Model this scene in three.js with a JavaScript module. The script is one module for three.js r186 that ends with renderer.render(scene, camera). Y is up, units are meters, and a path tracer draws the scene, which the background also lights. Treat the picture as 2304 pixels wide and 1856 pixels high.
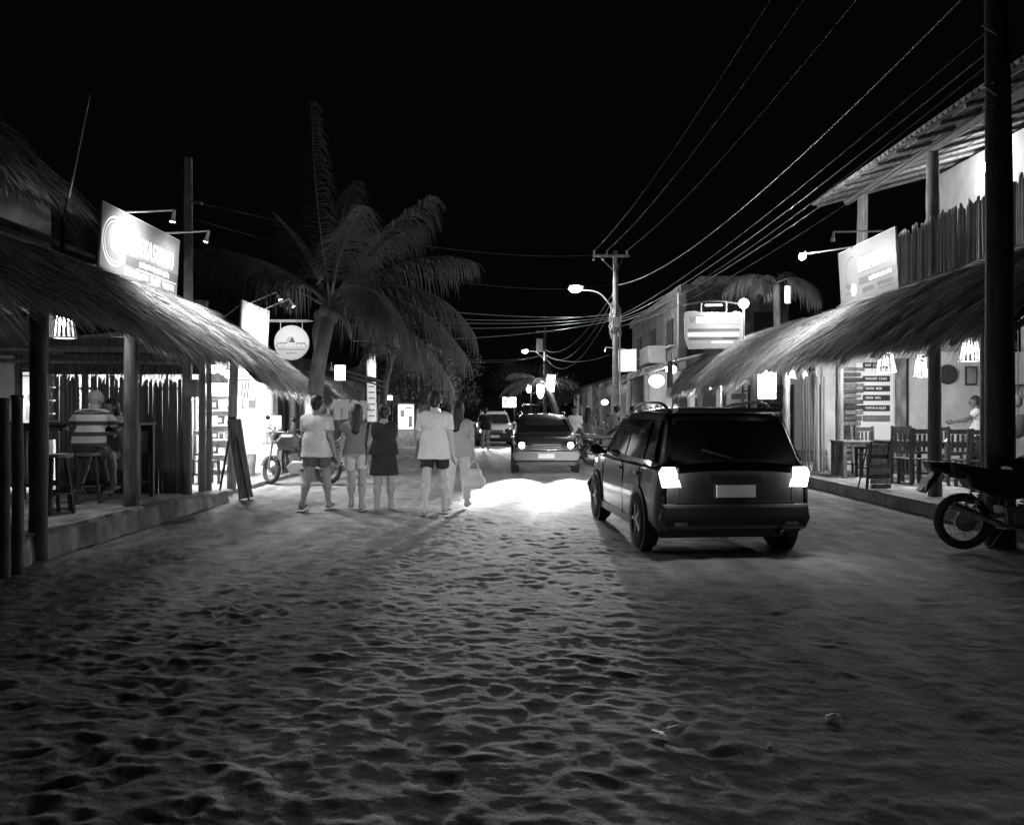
import * as THREE from 'three';
import { mergeGeometries } from 'three/addons/utils/BufferGeometryUtils.js';
import { ImprovedNoise } from 'three/addons/math/ImprovedNoise.js';

// ---------------------------------------------------------------- camera, sky, moon, exposure
const F = 1808, CU = 1152, CV = 928, EYE = 1.55;            // focal length and centre in photo pixels, eye height in metres
const scene = new THREE.Scene();
const camera = new THREE.PerspectiveCamera(2 * Math.atan(928 / F) * 180 / Math.PI, 2304 / 1856, 0.1, 900);
camera.position.set(0, EYE, 0);
camera.lookAt(0, EYE, -10);
const renderer = new THREE.WebGLRenderer({ antialias: true });
renderer.toneMapping = THREE.LinearToneMapping;
renderer.toneMappingExposure = 1.0;
renderer.shadowMap.enabled = true;
{
  const w = 64, h = 32, a = new Float32Array(w * h * 4);
  for (let j = 0; j < h; j++) for (let i = 0; i < w; i++) {
    const up = Math.sin((j + 0.5) / h * Math.PI - Math.PI / 2), k = 0.0011 + 0.0006 * Math.exp(-Math.abs(up) * 6);
    a.set([k, k, k, 1], (j * w + i) * 4);
  }
  const sky = new THREE.DataTexture(a, w, h, THREE.RGBAFormat, THREE.FloatType);
  sky.mapping = THREE.EquirectangularReflectionMapping; sky.magFilter = THREE.LinearFilter; sky.needsUpdate = true;
  scene.background = sky; scene.environment = sky;
}
const moon = new THREE.DirectionalLight(0xffffff, 0.006);
moon.position.set(25, 60, 30); moon.castShadow = true;
Object.assign(moon.shadow.camera, { left: -40, right: 40, top: 60, bottom: -60, near: 1, far: 200 });
scene.add(moon);

// ---------------------------------------------------------------- helpers
let seed = 20240611;
const rnd = () => { seed = (seed * 1664525 + 1013904223) >>> 0; return seed / 4294967296; };
const rr = (a, b) => a + (b - a) * rnd();
const V = (x, y, z) => new THREE.Vector3(x, y, z);
const at = (u, v, d) => V((u - CU) / F * d, EYE - (v - CV) / F * d, -d);      // a point seen at photo pixel (u, v), d metres ahead
const ux = (u, d) => (u - CU) / F * d;
const vy = (v, d) => EYE - (v - CV) / F * d;
const lerp = (a, b, t) => a + (b - a) * t;
const clamp = (x, a, b) => Math.min(b, Math.max(a, x));
const smooth = (a, b, x) => { const t = clamp((x - a) / (b - a), 0, 1); return t * t * (3 - 2 * t); };
const perlin = new ImprovedNoise();
const fbm = (x, y, z, o = 4) => { let s = 0, a = 1, t = 0; for (let k = 0; k < o; k++) { s += a * perlin.noise(x, y, z); t += a; a *= 0.5; x *= 2.03; y *= 2.03; z *= 2.03; } return s / t; };
const used = {};
const numbered = n => { const k = used[n] = (used[n] ?? -1) + 1; return k ? n + '_' + String(k).padStart(3, '0') : n; };
function clean(g) {
  const o = g.index ? g.toNonIndexed() : g;
  for (const k of Object.keys(o.attributes)) if (!['position', 'normal', 'uv'].includes(k)) o.deleteAttribute(k);
  if (!o.attributes.normal) o.computeVertexNormals();
  if (!o.attributes.uv || !g.userData.keepUV) boxUV(o);
  return o;
}
function boxUV(g) {
  const p = g.attributes.position, n = g.attributes.normal, uv = new Float32Array(p.count * 2);
  for (let i = 0; i < p.count; i++) {
    const ax = Math.abs(n.getX(i)), ay = Math.abs(n.getY(i)), az = Math.abs(n.getZ(i));
    const x = p.getX(i), y = p.getY(i), z = p.getZ(i);
    if (ay > ax && ay > az) { uv[2 * i] = x; uv[2 * i + 1] = z; } else if (ax > az) { uv[2 * i] = z; uv[2 * i + 1] = y; } else { uv[2 * i] = x; uv[2 * i + 1] = y; }
  }
  g.setAttribute('uv', new THREE.BufferAttribute(uv, 2));
}
function obj(name, geos, m, parent = scene) {
  const list = (Array.isArray(geos) ? geos : [geos]).map(clean);
  const mesh = new THREE.Mesh(list.length > 1 ? mergeGeometries(list) : list[0], m);
  mesh.name = parent === scene ? numbered(name) : name;
  mesh.castShadow = mesh.receiveShadow = true;
  parent.add(mesh);
  return mesh;
}
function piece(name, geo, m, parent, x, y, z, ry = 0, rx = 0, rz = 0, s) {      // a piece that shares its geometry with others
  const mesh = new THREE.Mesh(geo, m); mesh.name = parent === scene ? numbered(name) : name; mesh.castShadow = mesh.receiveShadow = true;
  mesh.position.set(x, y, z); mesh.rotation.set(rx, ry, rz); if (s) mesh.scale.set(...s); parent.add(mesh); return mesh;
}
function tag(o, label, category, group) { o.userData.label = label; o.userData.category = category; if (group) o.userData.group = group; return o; }
function thing(name, label, category, p = V(0, 0, 0), turn = 0, group) {
  const o = new THREE.Group(); o.name = numbered(name); o.position.copy(p); o.rotation.y = turn; scene.add(o);
  return tag(o, label, category, group);
}
function struct(name, geos, m) { const o = obj(name, geos, m); o.userData.kind = 'structure'; return o; }
const T4 = new THREE.Matrix4(), Q = new THREE.Quaternion(), E = new THREE.Euler();
const move = (g, x, y, z, rx = 0, ry = 0, rz = 0) => g.applyMatrix4(T4.compose(V(x, y, z), Q.setFromEuler(E.set(rx, ry, rz)), V(1, 1, 1)));
const box = (w, h, d, x = 0, y = 0, z = 0, rx = 0, ry = 0, rz = 0) => move(new THREE.BoxGeometry(w, h, d), x, y, z, rx, ry, rz);
const ball = (r, x, y, z, sx = 1, sy = 1, sz = 1, n = 12) => { const g = new THREE.SphereGeometry(r, n, Math.max(6, n * 0.7 | 0)); g.scale(sx, sy, sz); return g.translate(x, y, z); };
function rod(a, b, ra, rb = ra, n = 8, caps = true) {                          // a tapered round bar from a to b
  const d = b.clone().sub(a), g = new THREE.CylinderGeometry(rb, ra, d.length(), n, 1, !caps);
  g.applyQuaternion(new THREE.Quaternion().setFromUnitVectors(V(0, 1, 0), d.normalize()));
  return g.translate((a.x + b.x) / 2, (a.y + b.y) / 2, (a.z + b.z) / 2);
}
const tube = (pts, r, seg = 24, n = 6) => new THREE.TubeGeometry(new THREE.CatmullRomCurve3(pts), seg, r, n);
const torus = (R, r, n = 32, k = 10) => new THREE.TorusGeometry(R, r, k, n);
function trunk(pts, radii, seg = 24, n = 12, bump = 0, knots = 0) {            // a bent, tapering, slightly uneven post
  const c = new THREE.CatmullRomCurve3(pts), P = [], I = [], fr = c.computeFrenetFrames(seg), ph = rnd() * 50;
  for (let i = 0; i <= seg; i++) {
    const t = i / seg, q = c.getPointAt(t), k = t * (radii.length - 1), j = Math.min(radii.length - 2, k | 0), r = lerp(radii[j], radii[j + 1], k - j);
    for (let s = 0; s < n; s++) {
      const a = s / n * Math.PI * 2, w = r * (1 + bump * perlin.noise(Math.cos(a) * 1.3 + ph, t * 6, Math.sin(a) * 1.3 + ph) + knots * ((i % 2) ? 1 : 0));
      const o = q.clone().addScaledVector(fr.normals[i], Math.cos(a) * w).addScaledVector(fr.binormals[i], Math.sin(a) * w);
      P.push(o.x, o.y, o.z);
    }
  }
  for (let i = 0; i < seg; i++) for (let s = 0; s < n; s++) {
    const a = i * n + s, b = i * n + (s + 1) % n, e = a + n, f = b + n; I.push(a, b, e, b, f, e);
  }
  for (const [row, flip] of [[0, 1], [seg, 0]]) {
    const q = c.getPointAt(row / seg), m = P.length / 3; P.push(q.x, q.y, q.z);
    for (let s = 0; s < n; s++) { const a = row * n + s, b = row * n + (s + 1) % n; flip ? I.push(m, b, a) : I.push(m, a, b); }
  }
  const g = new THREE.BufferGeometry(); g.setAttribute('position', new THREE.Float32BufferAttribute(P, 3)); g.setIndex(I); g.computeVertexNormals(); return g;
}
function extr(pts, depth, bevel = 0, x = 0, y = 0, z = 0, rx = 0, ry = 0, rz = 0) {   // an outline pulled out along z, centred
  const s = new THREE.Shape(pts.map(p => new THREE.Vector2(...p)));
  const g = new THREE.ExtrudeGeometry(s, { depth: depth - 2 * bevel, bevelEnabled: bevel > 0, bevelSize: bevel, bevelThickness: bevel, bevelSegments: 2, curveSegments: 8 });
  g.translate(0, 0, -depth / 2 + bevel); return move(g, x, y, z, rx, ry, rz);
}
function patch(fn, nu, nv, thick = 0) {                                       // a sheet fn(u, v) -> Vector3
  const P = [], I = [];
  for (let j = 0; j <= nv; j++) for (let i = 0; i <= nu; i++) { const p = fn(i / nu, j / nv); P.push(p.x, p.y, p.z); }
  for (let j = 0; j < nv; j++) for (let i = 0; i < nu; i++) { const a = j * (nu + 1) + i, b = a + 1, c = a + nu + 1, d = c + 1; I.push(a, b, c, b, d, c); }
  const g = new THREE.BufferGeometry(); g.setAttribute('position', new THREE.Float32BufferAttribute(P, 3)); g.setIndex(I); g.computeVertexNormals(); return g;
}

// ---------------------------------------------------------------- surface textures (grain, stains) and materials
function tex(n, fn, repeat = 1, srgb = true) {
  const a = new Uint8Array(n * n * 4);
  for (let j = 0; j < n; j++) for (let i = 0; i < n; i++) { const k = clamp(fn(i / n, j / n) * 255, 0, 255); a.set([k, k, k, 255], (j * n + i) * 4); }
  const t = new THREE.DataTexture(a, n, n); t.wrapS = t.wrapT = THREE.RepeatWrapping; t.magFilter = THREE.LinearFilter; t.minFilter = THREE.LinearMipmapLinearFilter; t.generateMipmaps = true;
  t.repeat.set(repeat, repeat); if (srgb) t.colorSpace = THREE.SRGBColorSpace; t.needsUpdate = true; return t;
}
const loopN = (u, v, fx, fy, z, o = 4) => {                                    // noise that joins up at the edges of its tile
  const a = u * 2 * Math.PI, b = v * 2 * Math.PI, x = Math.cos(a) * fx, y = Math.sin(a) * fx, p = Math.cos(b) * fy, q = Math.sin(b) * fy;
  return (fbm(x + z, y, p + q * 0.37, o) + fbm(x, y + z, q - p * 0.41, o)) * 0.7;
};
const TX = {
  wood: tex(256, (u, v) => 0.78 + 0.5 * loopN(u, v, 3.2, 0.35, 3, 4) + 0.12 * loopN(u, v, 9, 1.2, 11, 2), 1.7),
  plaster: tex(256, (u, v) => 0.9 + 0.16 * loopN(u, v, 0.9, 0.9, 7, 5), 0.55),
  stain: tex(256, (u, v) => 0.8 + 0.5 * loopN(u, v, 1.2, 1.0, 21, 5), 0.5),
  cloth: tex(128, (u, v) => 0.9 + 0.07 * loopN(u, v, 1.4, 1.4, 5, 3) + 0.05 * Math.sin(u * 2 * Math.PI * 40), 3),
};
const bump = {
  wood: tex(256, (u, v) => 0.5 + 0.7 * loopN(u, v, 4.5, 0.4, 3, 4), 2.1, false),
  grain: tex(256, (u, v) => 0.5 + 0.6 * loopN(u, v, 3, 3, 9, 5), 2.3, false),
};
function mat(l, rough = 0.8, o = {}) {
  const m = new THREE.MeshStandardMaterial({ roughness: rough, side: THREE.DoubleSide, ...o });
  m.color.setRGB(l, l, l); return m;
}
const phys = (l, rough, o) => { const m = new THREE.MeshPhysicalMaterial({ roughness: rough, side: THREE.DoubleSide, ...o }); m.color.setRGB(l, l, l); return m; };
const glow = (k, l = 0.8) => { const m = new THREE.MeshStandardMaterial({ roughness: 0.6, emissive: 0xffffff, emissiveIntensity: k, side: THREE.DoubleSide }); m.color.setRGB(l, l, l); return m; };
const wood = (l, r = 0.75) => mat(l, r, { map: TX.wood, bumpMap: bump.wood, bumpScale: 0.004 });
const M = {
  postDark: wood(0.16), postMid: wood(0.27), postPale: wood(0.4), bamboo: wood(0.24, 0.6), bambooPale: wood(0.45, 0.6), bambooDark: wood(0.12, 0.65),
  plank: wood(0.2), furniture: wood(0.07, 0.55), furniturePale: wood(0.3, 0.55),
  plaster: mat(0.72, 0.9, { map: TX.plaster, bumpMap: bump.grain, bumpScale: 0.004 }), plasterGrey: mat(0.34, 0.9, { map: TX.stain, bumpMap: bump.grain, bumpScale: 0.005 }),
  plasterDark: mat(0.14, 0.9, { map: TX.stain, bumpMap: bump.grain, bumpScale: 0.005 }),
  concrete: mat(0.42, 0.9, { map: TX.stain, bumpMap: bump.grain, bumpScale: 0.008 }), floor: mat(0.36, 0.8, { map: TX.stain, bumpMap: bump.grain, bumpScale: 0.004 }),
  straw: mat(0.46, 0.85), strawBase: mat(0.16, 0.95, { map: TX.stain }), strawDark: mat(0.2, 0.85),
  metalWhite: mat(0.75, 0.4), metalGrey: mat(0.35, 0.35, { metalness: 0.7 }), chrome: mat(0.75, 0.16, { metalness: 1 }), metalDark: mat(0.06, 0.45, { metalness: 0.4 }),
  black: mat(0.02, 0.5), rubber: mat(0.022, 0.85), plasticBlack: mat(0.025, 0.35), vinyl: mat(0.03, 0.42), wire: mat(0.09, 0.6), wirePale: mat(0.3, 0.5),
  glassDark: phys(0.02, 0.06, { clearcoat: 1, clearcoatRoughness: 0.03 }), glass: phys(1, 0.03, { transmission: 1, thickness: 0, ior: 1.45 }),
  white: mat(0.78, 0.7), paper: mat(0.7, 0.8), board: mat(0.05, 0.8), bulb: glow(40),
  leaf: mat(0.13, 0.5), leafPale: mat(0.22, 0.5), trunk: mat(0.3, 0.9, { map: TX.stain, bumpMap: bump.grain, bumpScale: 0.012 }), bark: mat(0.15, 0.95, { map: TX.stain, bumpMap: bump.grain, bumpScale: 0.02 }), foliage: mat(0.1, 0.55),
};
// lamps: every glowing bulb carries a light of its own
function point(p, i, size = 0.05) { const l = new THREE.PointLight(0xffffff, i); l.position.copy(p); l.castShadow = true; l.shadow.radius = size / 0.02; scene.add(l); return l; }
function spot(p, to, i, angle, blend = 0.6, size = 0.05) {
  const l = new THREE.SpotLight(0xffffff, i, 0, angle, blend); l.position.copy(p); l.target.position.copy(to); l.castShadow = true; l.shadow.radius = size / 0.02; scene.add(l, l.target); return l;
}
// flat print
function print(w, h, draw) {
  const c = document.createElement('canvas'); c.width = w; c.height = h; const x = c.getContext('2d'); draw(x, w, h);
  const t = new THREE.CanvasTexture(c); t.colorSpace = THREE.SRGBColorSpace; t.anisotropy = 4; return t;
}
const g8 = k => { const v = Math.round(clamp(k, 0, 1) * 255); return `rgb(${v},${v},${v})`; };
function face(w, h, t, rough = 0.6, extra = {}) {                              // a printed sheet facing +z
  const g = new THREE.PlaneGeometry(w, h); g.userData.keepUV = true;
  return [g, new THREE.MeshStandardMaterial({ map: t, roughness: rough, ...extra })];
}
// ---------------------------------------------------------------- the sand street
const pits = [];                                                               // footprints and scuffs, scattered
{
  const cell = {};
  for (let k = 0; k < 9000; k++) {
    const z = -1 - 26 * Math.pow(rnd(), 1.25), x = rr(-6, 8), a = rr(-0.7, 0.7) + (rnd() < 0.3 ? 1.4 : 0);
    const p = { x, z, c: Math.cos(a), s: Math.sin(a), l: rr(0.06, 0.15), w: rr(0.035, 0.08), h: rr(0.002, 0.006) };
    const key = (x * 2 | 0) + '_' + (z * 2 | 0); (cell[key] ??= []).push(p);
  }
  pits.cell = cell;
}
function sandHeight(x, z) {
  const d = -z, k = 1 + 1.5 * smooth(-0.2, -2.2, x) + 0.8 * smooth(3.4, 5, x);   // trampled sides, smoother wheel tracks
  let h = 0.035 * fbm(x * 0.35, 3, z * 0.3, 3) + 0.008 * fbm(x * 1.4, 9, z * 1.9, 3);
  if (d < 34) h += k * 0.007 * fbm(x * 4.2, 5, z * 6.5, 3) + k * 0.005 * fbm(x * 13, 5, z * 19, 2);
  // wheel ruts that swing in from the right
  for (const [o, s] of [[1.6, 1], [3.0, 1], [-0.9, 0.6], [0.5, 0.5]]) {
    const c = o + 0.0016 * d * d - 0.03 * d + (d < 9 ? (9 - d) * 0.16 * s : 0), q = (x - c) / 0.13;
    h += s * (-0.016 * Math.exp(-q * q) + 0.009 * Math.exp(-2 * (Math.abs(q) - 1.9) ** 2)) * smooth(40, 20, d) * (0.7 + 0.5 * fbm(x * 2, 2, z * 1.2, 2));
  }
  if (d > 0 && d < 30) {
    const i0 = x * 2 | 0, j0 = z * 2 | 0;
    for (let i = i0 - 1; i <= i0 + 1; i++) for (let j = j0 - 1; j <= j0 + 1; j++) for (const p of pits.cell[i + '_' + j] || []) {
      const dx = x - p.x, dz = z - p.z, a = (dx * p.s - dz * p.c) / p.l, b = (dx * p.c + dz * p.s) / p.w, q = a * a + b * b;
      if (q < 5) h += -k * p.h * Math.exp(-q * 1.3) + k * p.h * 0.55 * Math.exp(-((Math.sqrt(q) - 1.35) ** 2) * 6);
    }
  }
  return h * smooth(220, 60, d) - 0.004;
}
{
  const xs = [], zs = [];
  for (let x = -6.6; x <= 8.2001; x += 0.036) xs.push(x);
  for (let k = 1, x = 0.05; k < 26; k++) { xs.push(8.2 + x); xs.unshift(-6.6 - x); x *= 1.42; }
  for (let z = 200; z > 4; z *= 0.6) zs.push(z);
  for (let d = -2; d < 2.4; d += 0.1) zs.push(-d);
  for (let d = 2.4; d < 640; d += clamp(d * d / 1600 * 0.9, 0.016, 12)) zs.push(-d);
  const nx = xs.length, nz = zs.length, P = new Float32Array(nx * nz * 3), U = new Float32Array(nx * nz * 2), I = new Uint32Array((nx - 1) * (nz - 1) * 6);
  let k = 0;
  for (let j = 0; j < nz; j++) for (let i = 0; i < nx; i++) {
    const o = j * nx + i; P[3 * o] = xs[i]; P[3 * o + 1] = sandHeight(xs[i], zs[j]); P[3 * o + 2] = zs[j]; U[2 * o] = xs[i]; U[2 * o + 1] = zs[j];
    if (i < nx - 1 && j < nz - 1) { I.set([o, o + 1, o + nx, o + 1, o + nx + 1, o + nx], k); k += 6; }
  }
  const g = new THREE.BufferGeometry(); g.setAttribute('position', new THREE.BufferAttribute(P, 3)); g.setAttribute('uv', new THREE.BufferAttribute(U, 2)); g.setIndex(new THREE.BufferAttribute(I, 1)); g.computeVertexNormals();
  const map = tex(1024, (u, v) => 0.47 + 0.24 * loopN(u, v, 2.2, 2.2, 31, 6) + 0.14 * (rnd() - 0.5) + (rnd() < 0.004 ? -0.22 : 0), 0.26);
  const bm = tex(512, (u, v) => 0.5 + 0.5 * loopN(u, v, 5, 5, 13, 5) + 0.3 * (rnd() - 0.5), 0.9, false);
  const m = new THREE.Mesh(g, new THREE.MeshStandardMaterial({ map, bumpMap: bm, bumpScale: 0.009, roughness: 0.95 }));
  m.name = numbered('sand_street'); m.userData.kind = 'structure'; m.receiveShadow = true; m.castShadow = true; scene.add(m);
}
// ---------------------------------------------------------------- thatch
const strand = (() => {                                                        // one flat, tapering, slightly bent straw along +y, z is up from the roof
  const P = [], I = [], W = [0.5, 0.5, 0.36, 0.04], B = [0, 0.03, 0.02, -0.06];
  for (let k = 0; k < 4; k++) { P.push(-W[k], k / 3, B[k], W[k], k / 3, B[k]); if (k < 3) { const a = 2 * k; I.push(a, a + 1, a + 2, a + 1, a + 3, a + 2); } }
  const g = new THREE.BufferGeometry(); g.setAttribute('position', new THREE.Float32BufferAttribute(P, 3)); g.setIndex(I); g.computeVertexNormals(); return g;
})();
function thatch(parent, o) {
  // o: a, b ridge ends; out: outward; w, h: spread and fall from ridge to eave; hip: turn at end b (radians); n straws
  const L = o.a.distanceTo(o.b), hip = o.hip || 0, hipL = hip * o.w * 0.75, total = L + hipL, along = o.b.clone().sub(o.a).normalize();
  const sgn = along.clone().cross(o.out).y > 0 ? -1 : 1, e = o.curve || 1.7;
  const frame = t => {
    const s = t * total;
    if (s <= L) return [o.a.clone().addScaledVector(along, s), o.out.clone()];
    return [o.b.clone(), o.out.clone().applyAxisAngle(V(0, 1, 0), sgn * (s - L) / hipL * hip)];
  };
  const sag = t => 0.05 * fbm(t * total * 0.6, 1, o.a.z, 2);
  const pt = (t, s, off = 0) => {
    const [r, out] = frame(t), px = o.w * s, py = -o.h * Math.pow(s, e) + sag(t) * (0.4 + s) + (o.lift ? o.lift(r.z) * s * s * s : 0), sl = Math.atan2(o.h * e * Math.pow(Math.max(s, 0.02), e - 1), o.w);
    return r.addScaledVector(out, px + Math.sin(sl) * off).add(V(0, py + Math.cos(sl) * off, 0));
  };
  const nu = Math.max(8, Math.round(total * 4)), nv = 20;
  obj('thatch_bed', patch((u, v) => v < 0.5 ? pt(u, v * 2 * 0.985, -0.03 + 0.02 * fbm(u * total * 2, v * 9, 4, 2)) : pt(u, (2 - v * 2) * 0.985, -0.12), nu, nv), o.bed || M.strawBase, parent);
  const im = new THREE.InstancedMesh(strand, o.mat || M.straw, o.n), m4 = new THREE.Matrix4(), c = new THREE.Color();
  for (let k = 0; k < o.n; k++) {
    const t = rnd(), s = k < o.n * 0.3 ? rr(0.86, 0.99) : Math.pow(rnd(), 0.75), p = pt(t, s), q = pt(t, Math.min(1.03, s + 0.04)), down = q.clone().sub(p).normalize();
    const [, out] = frame(t), side = out.clone().cross(V(0, 1, 0)).normalize(), clump = fbm(t * total * 3.1, s * 2.2, o.a.x + o.a.z, 3);
    const up = down.clone().cross(side); if (up.y < 0) up.negate();
    const dir = down.addScaledVector(side, rr(-0.16, 0.16) + clump * 0.5).addScaledVector(up, rr(-0.03, 0.2) + clump * 0.16).add(V(0, s > 0.85 ? -rr(0, 0.45) : 0, 0)).normalize();
    const x = dir.clone().cross(up).normalize(), z = x.clone().cross(dir).normalize(), a = rr(-0.9, 0.9), x2 = x.clone().multiplyScalar(Math.cos(a)).addScaledVector(z, Math.sin(a)), z2 = x2.clone().cross(dir);
    const len = (o.len || 0.5) * rr(0.55, 1.25) * (s > 0.85 ? rr(0.25, 0.8) + 1.5 * Math.max(0, perlin.noise(t * total * 6.5, 3, o.a.z)) * rnd() : 1), w = (o.wid || 0.012) * rr(0.7, 1.5);
    p.addScaledVector(up, rr(-0.02, 0.05) + 0.1 * clump);
    m4.makeBasis(x2.multiplyScalar(w), dir.multiplyScalar(len), z2.multiplyScalar(len)); m4.setPosition(p); im.setMatrixAt(k, m4);
    const tone = rr(0.2, 1.6) * (1 + 0.5 * clump); c.setRGB(tone, tone, tone); im.setColorAt(k, c);
  }
  im.name = 'straw'; im.userData.kind = 'stuff'; im.castShadow = im.receiveShadow = true; parent.add(im);
  if (o.ridge !== false) obj('ridge_bundle', trunk([pt(0, 0), pt(L / total / 2, 0, 0.03), pt(L / total, 0)], [0.07, 0.08, 0.07], 30, 8, 0.5), M.strawDark, parent);
  return pt;
}
function fringe(parent, a, b, len, n, m = M.strawDark, w = 0.012) {            // a hanging curtain of dry leaves
  const im = new THREE.InstancedMesh(strand, m, n), m4 = new THREE.Matrix4(), dir = b.clone().sub(a);
  for (let k = 0; k < n; k++) {
    const p = a.clone().addScaledVector(dir, rnd()), d = V(rr(-0.3, 0.3), -1, rr(-0.3, 0.3)).normalize(), x = V(rr(-1, 1), 0, rr(-1, 1)).cross(d).normalize(), z = x.clone().cross(d), l = len * rr(0.4, 1.2);
    m4.makeBasis(x.multiplyScalar(w * rr(0.6, 1.6)), d.multiplyScalar(l), z.multiplyScalar(l)); m4.setPosition(p); im.setMatrixAt(k, m4);
  }
  im.name = 'dry_leaves'; im.userData.kind = 'stuff'; im.castShadow = im.receiveShadow = true; parent.add(im);
}
const post = (parent, name, x, z, y0, y1, r, m, lean = 0) => obj(name, trunk([V(x, y0, z), V(x + lean * 0.4 + rr(-0.012, 0.012), lerp(y0, y1, 0.5), z), V(x + lean, y1, z)], [r * 1.05, r, r * 0.92], 12, 12, 0.12), m, parent);
const stick = [0, 1, 2, 3, 4].map(() => { const g = clean(trunk([V(0, 0, 0), V(rr(-0.012, 0.012), 0.5, rr(-0.01, 0.01)), V(rr(-0.015, 0.015), 1, 0)], [1, 1.06, 0.95], 6, 7, 0.12)); return g; });
{ // sticks are one metre long and of radius 1; squeeze them to their thickness
  for (const g of stick) { const p = g.attributes.position; for (let i = 0; i < p.count; i++) { p.setX(i, p.getX(i)); } }
}
function stickAt(parent, name, m, x, y, z, r, h, lean = 0) { const s = piece(name, stick[rnd() * 5 | 0], m, parent, x, y, z, rnd() * 6, 0, 0, [r, h, r]); s.rotation.z = lean; return s; }

// ---------------------------------------------------------------- lamps
function pendant(p, w, h, label, power, cord = 0.6) {                          // a shade of bamboo slats round a bulb; p is the middle of its lower rim
  const t = thing('pendant_lamp', label, 'lamp', p, 0, 'bamboo pendant lamps');
  const n = 15, rT = w * 0.3, rB = w * 0.5;
  const slat = clean(rod(V(0, 0, 0), V(0, 1, 0), 0.0115, 0.0095, 6));
  for (let k = 0; k < n; k++) {
    const a = k / n * Math.PI * 2, A = V(Math.cos(a) * rB, 0, Math.sin(a) * rB), B = V(Math.cos(a) * rT, h, Math.sin(a) * rT), d = B.clone().sub(A);
    const s = piece('slat', slat, M.bamboo, t, A.x, A.y, A.z); s.quaternion.setFromUnitVectors(V(0, 1, 0), d.clone().normalize()); s.scale.set(1, d.length(), 1);
  }
  obj('rim', move(torus(rB, 0.011, 28, 6), 0, 0, 0, Math.PI / 2), M.bambooPale, t); obj('rim', move(torus(rT, 0.009, 24, 6), 0, h, 0, Math.PI / 2), M.bambooPale, t);
  obj('bulb', ball(0.055, 0, h * 0.5, 0, 1, 1.3, 1), M.bulb, t);
  obj('cord', rod(V(0, h * 0.5, 0), V(0, h + cord, 0), 0.006), M.wire, t);
  point(V(p.x, p.y + h * 0.5, p.z), power, 0.045);
  return t;
}
function bareBulb(p, r, label, power, glowK = 40, cord = 0.35) {
  const t = thing('bare_bulb_lamp', label, 'lamp', p, 0, 'bare bulbs under the thatch');
  obj('bulb', ball(r, 0, 0, 0, 1, 1.15, 1, 16), glowK === 40 ? M.bulb : glow(glowK), t);
  obj('socket', new THREE.CylinderGeometry(r * 0.45, r * 0.6, r * 1.2, 10).translate(0, r * 1.6, 0), M.plasticBlack, t);
  obj('cord', rod(V(0, r * 2, 0), V(0, r * 2 + cord, 0), 0.005), M.wire, t);
  point(p, power, r);
  return t;
}
function signLamp(t, world, root, tip, head, aim, power, angle = 1.15) {        // an arm that reaches out over the street with a small spot at its end, aimed back
  const loc = q => t.worldToLocal(q.clone());
  const arm = obj('lamp_arm', rod(loc(root), loc(tip), 0.019, 0.016, 8), M.metalWhite, t);
  const d = head.clone().sub(tip).normalize();
  const h = obj('lamp_head', [rod(loc(tip), loc(head), 0.022, 0.03, 8), rod(loc(head), loc(head.clone().addScaledVector(d, 0.07)), 0.03, 0.05, 10, false)], M.metalWhite, t);
  obj('bulb', ball(0.028, ...loc(head.clone().addScaledVector(d, 0.05)).toArray()), power ? M.bulb : M.glass, h);
  if (power) spot(head.clone().addScaledVector(d, 0.085), aim, power, angle, 0.8, 0.03);
  return arm;
}

// ---------------------------------------------------------------- furniture
function chair(name, label, p, turn, o = {}) {                                 // slatted wooden chair, front towards +z
  const t = thing(name, label, 'chair', p, turn, o.group || 'wooden restaurant chairs'), m = o.m || M.furniture, w = 0.44, d = 0.42, sh = o.sh || 0.46, bh = o.bh || 0.98;
  for (const s of [-1, 1]) {
    obj('leg', box(0.045, sh, 0.045, s * (w / 2 - 0.02), sh / 2, d / 2 - 0.02), m, t);
    obj('leg', extr([[-0.022, 0], [0.022, 0], [0.022, sh], [-0.018, bh], [-0.055, bh], [-0.022, sh]], 0.045, 0, s * (w / 2 - 0.02), 0, -d / 2 + 0.02, 0, -Math.PI / 2), m, t);
    obj('stretcher', box(0.025, 0.035, d - 0.08, s * (w / 2 - 0.02), 0.2, 0), m, t);
  }
  for (let k = 0; k < 4; k++) obj('seat_slat', box(w, 0.022, d / 4 - 0.012, 0, sh + 0.011, -d / 2 + (k + 0.5) * d / 4), m, t);
  obj('top_rail', box(w - 0.02, 0.085, 0.028, 0, bh - 0.06, -d / 2 - 0.012), m, t); obj('lower_rail', box(w - 0.06, 0.05, 0.025, 0, sh + 0.14, -d / 2 + 0.008), m, t);
  for (let k = 0; k < 4; k++) obj('back_slat', box(0.045, bh - sh - 0.28, 0.018, -0.135 + k * 0.09, (bh + sh) / 2 + 0.03, -d / 2 - 0.002, -0.04), m, t);
  return t;
}
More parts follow.
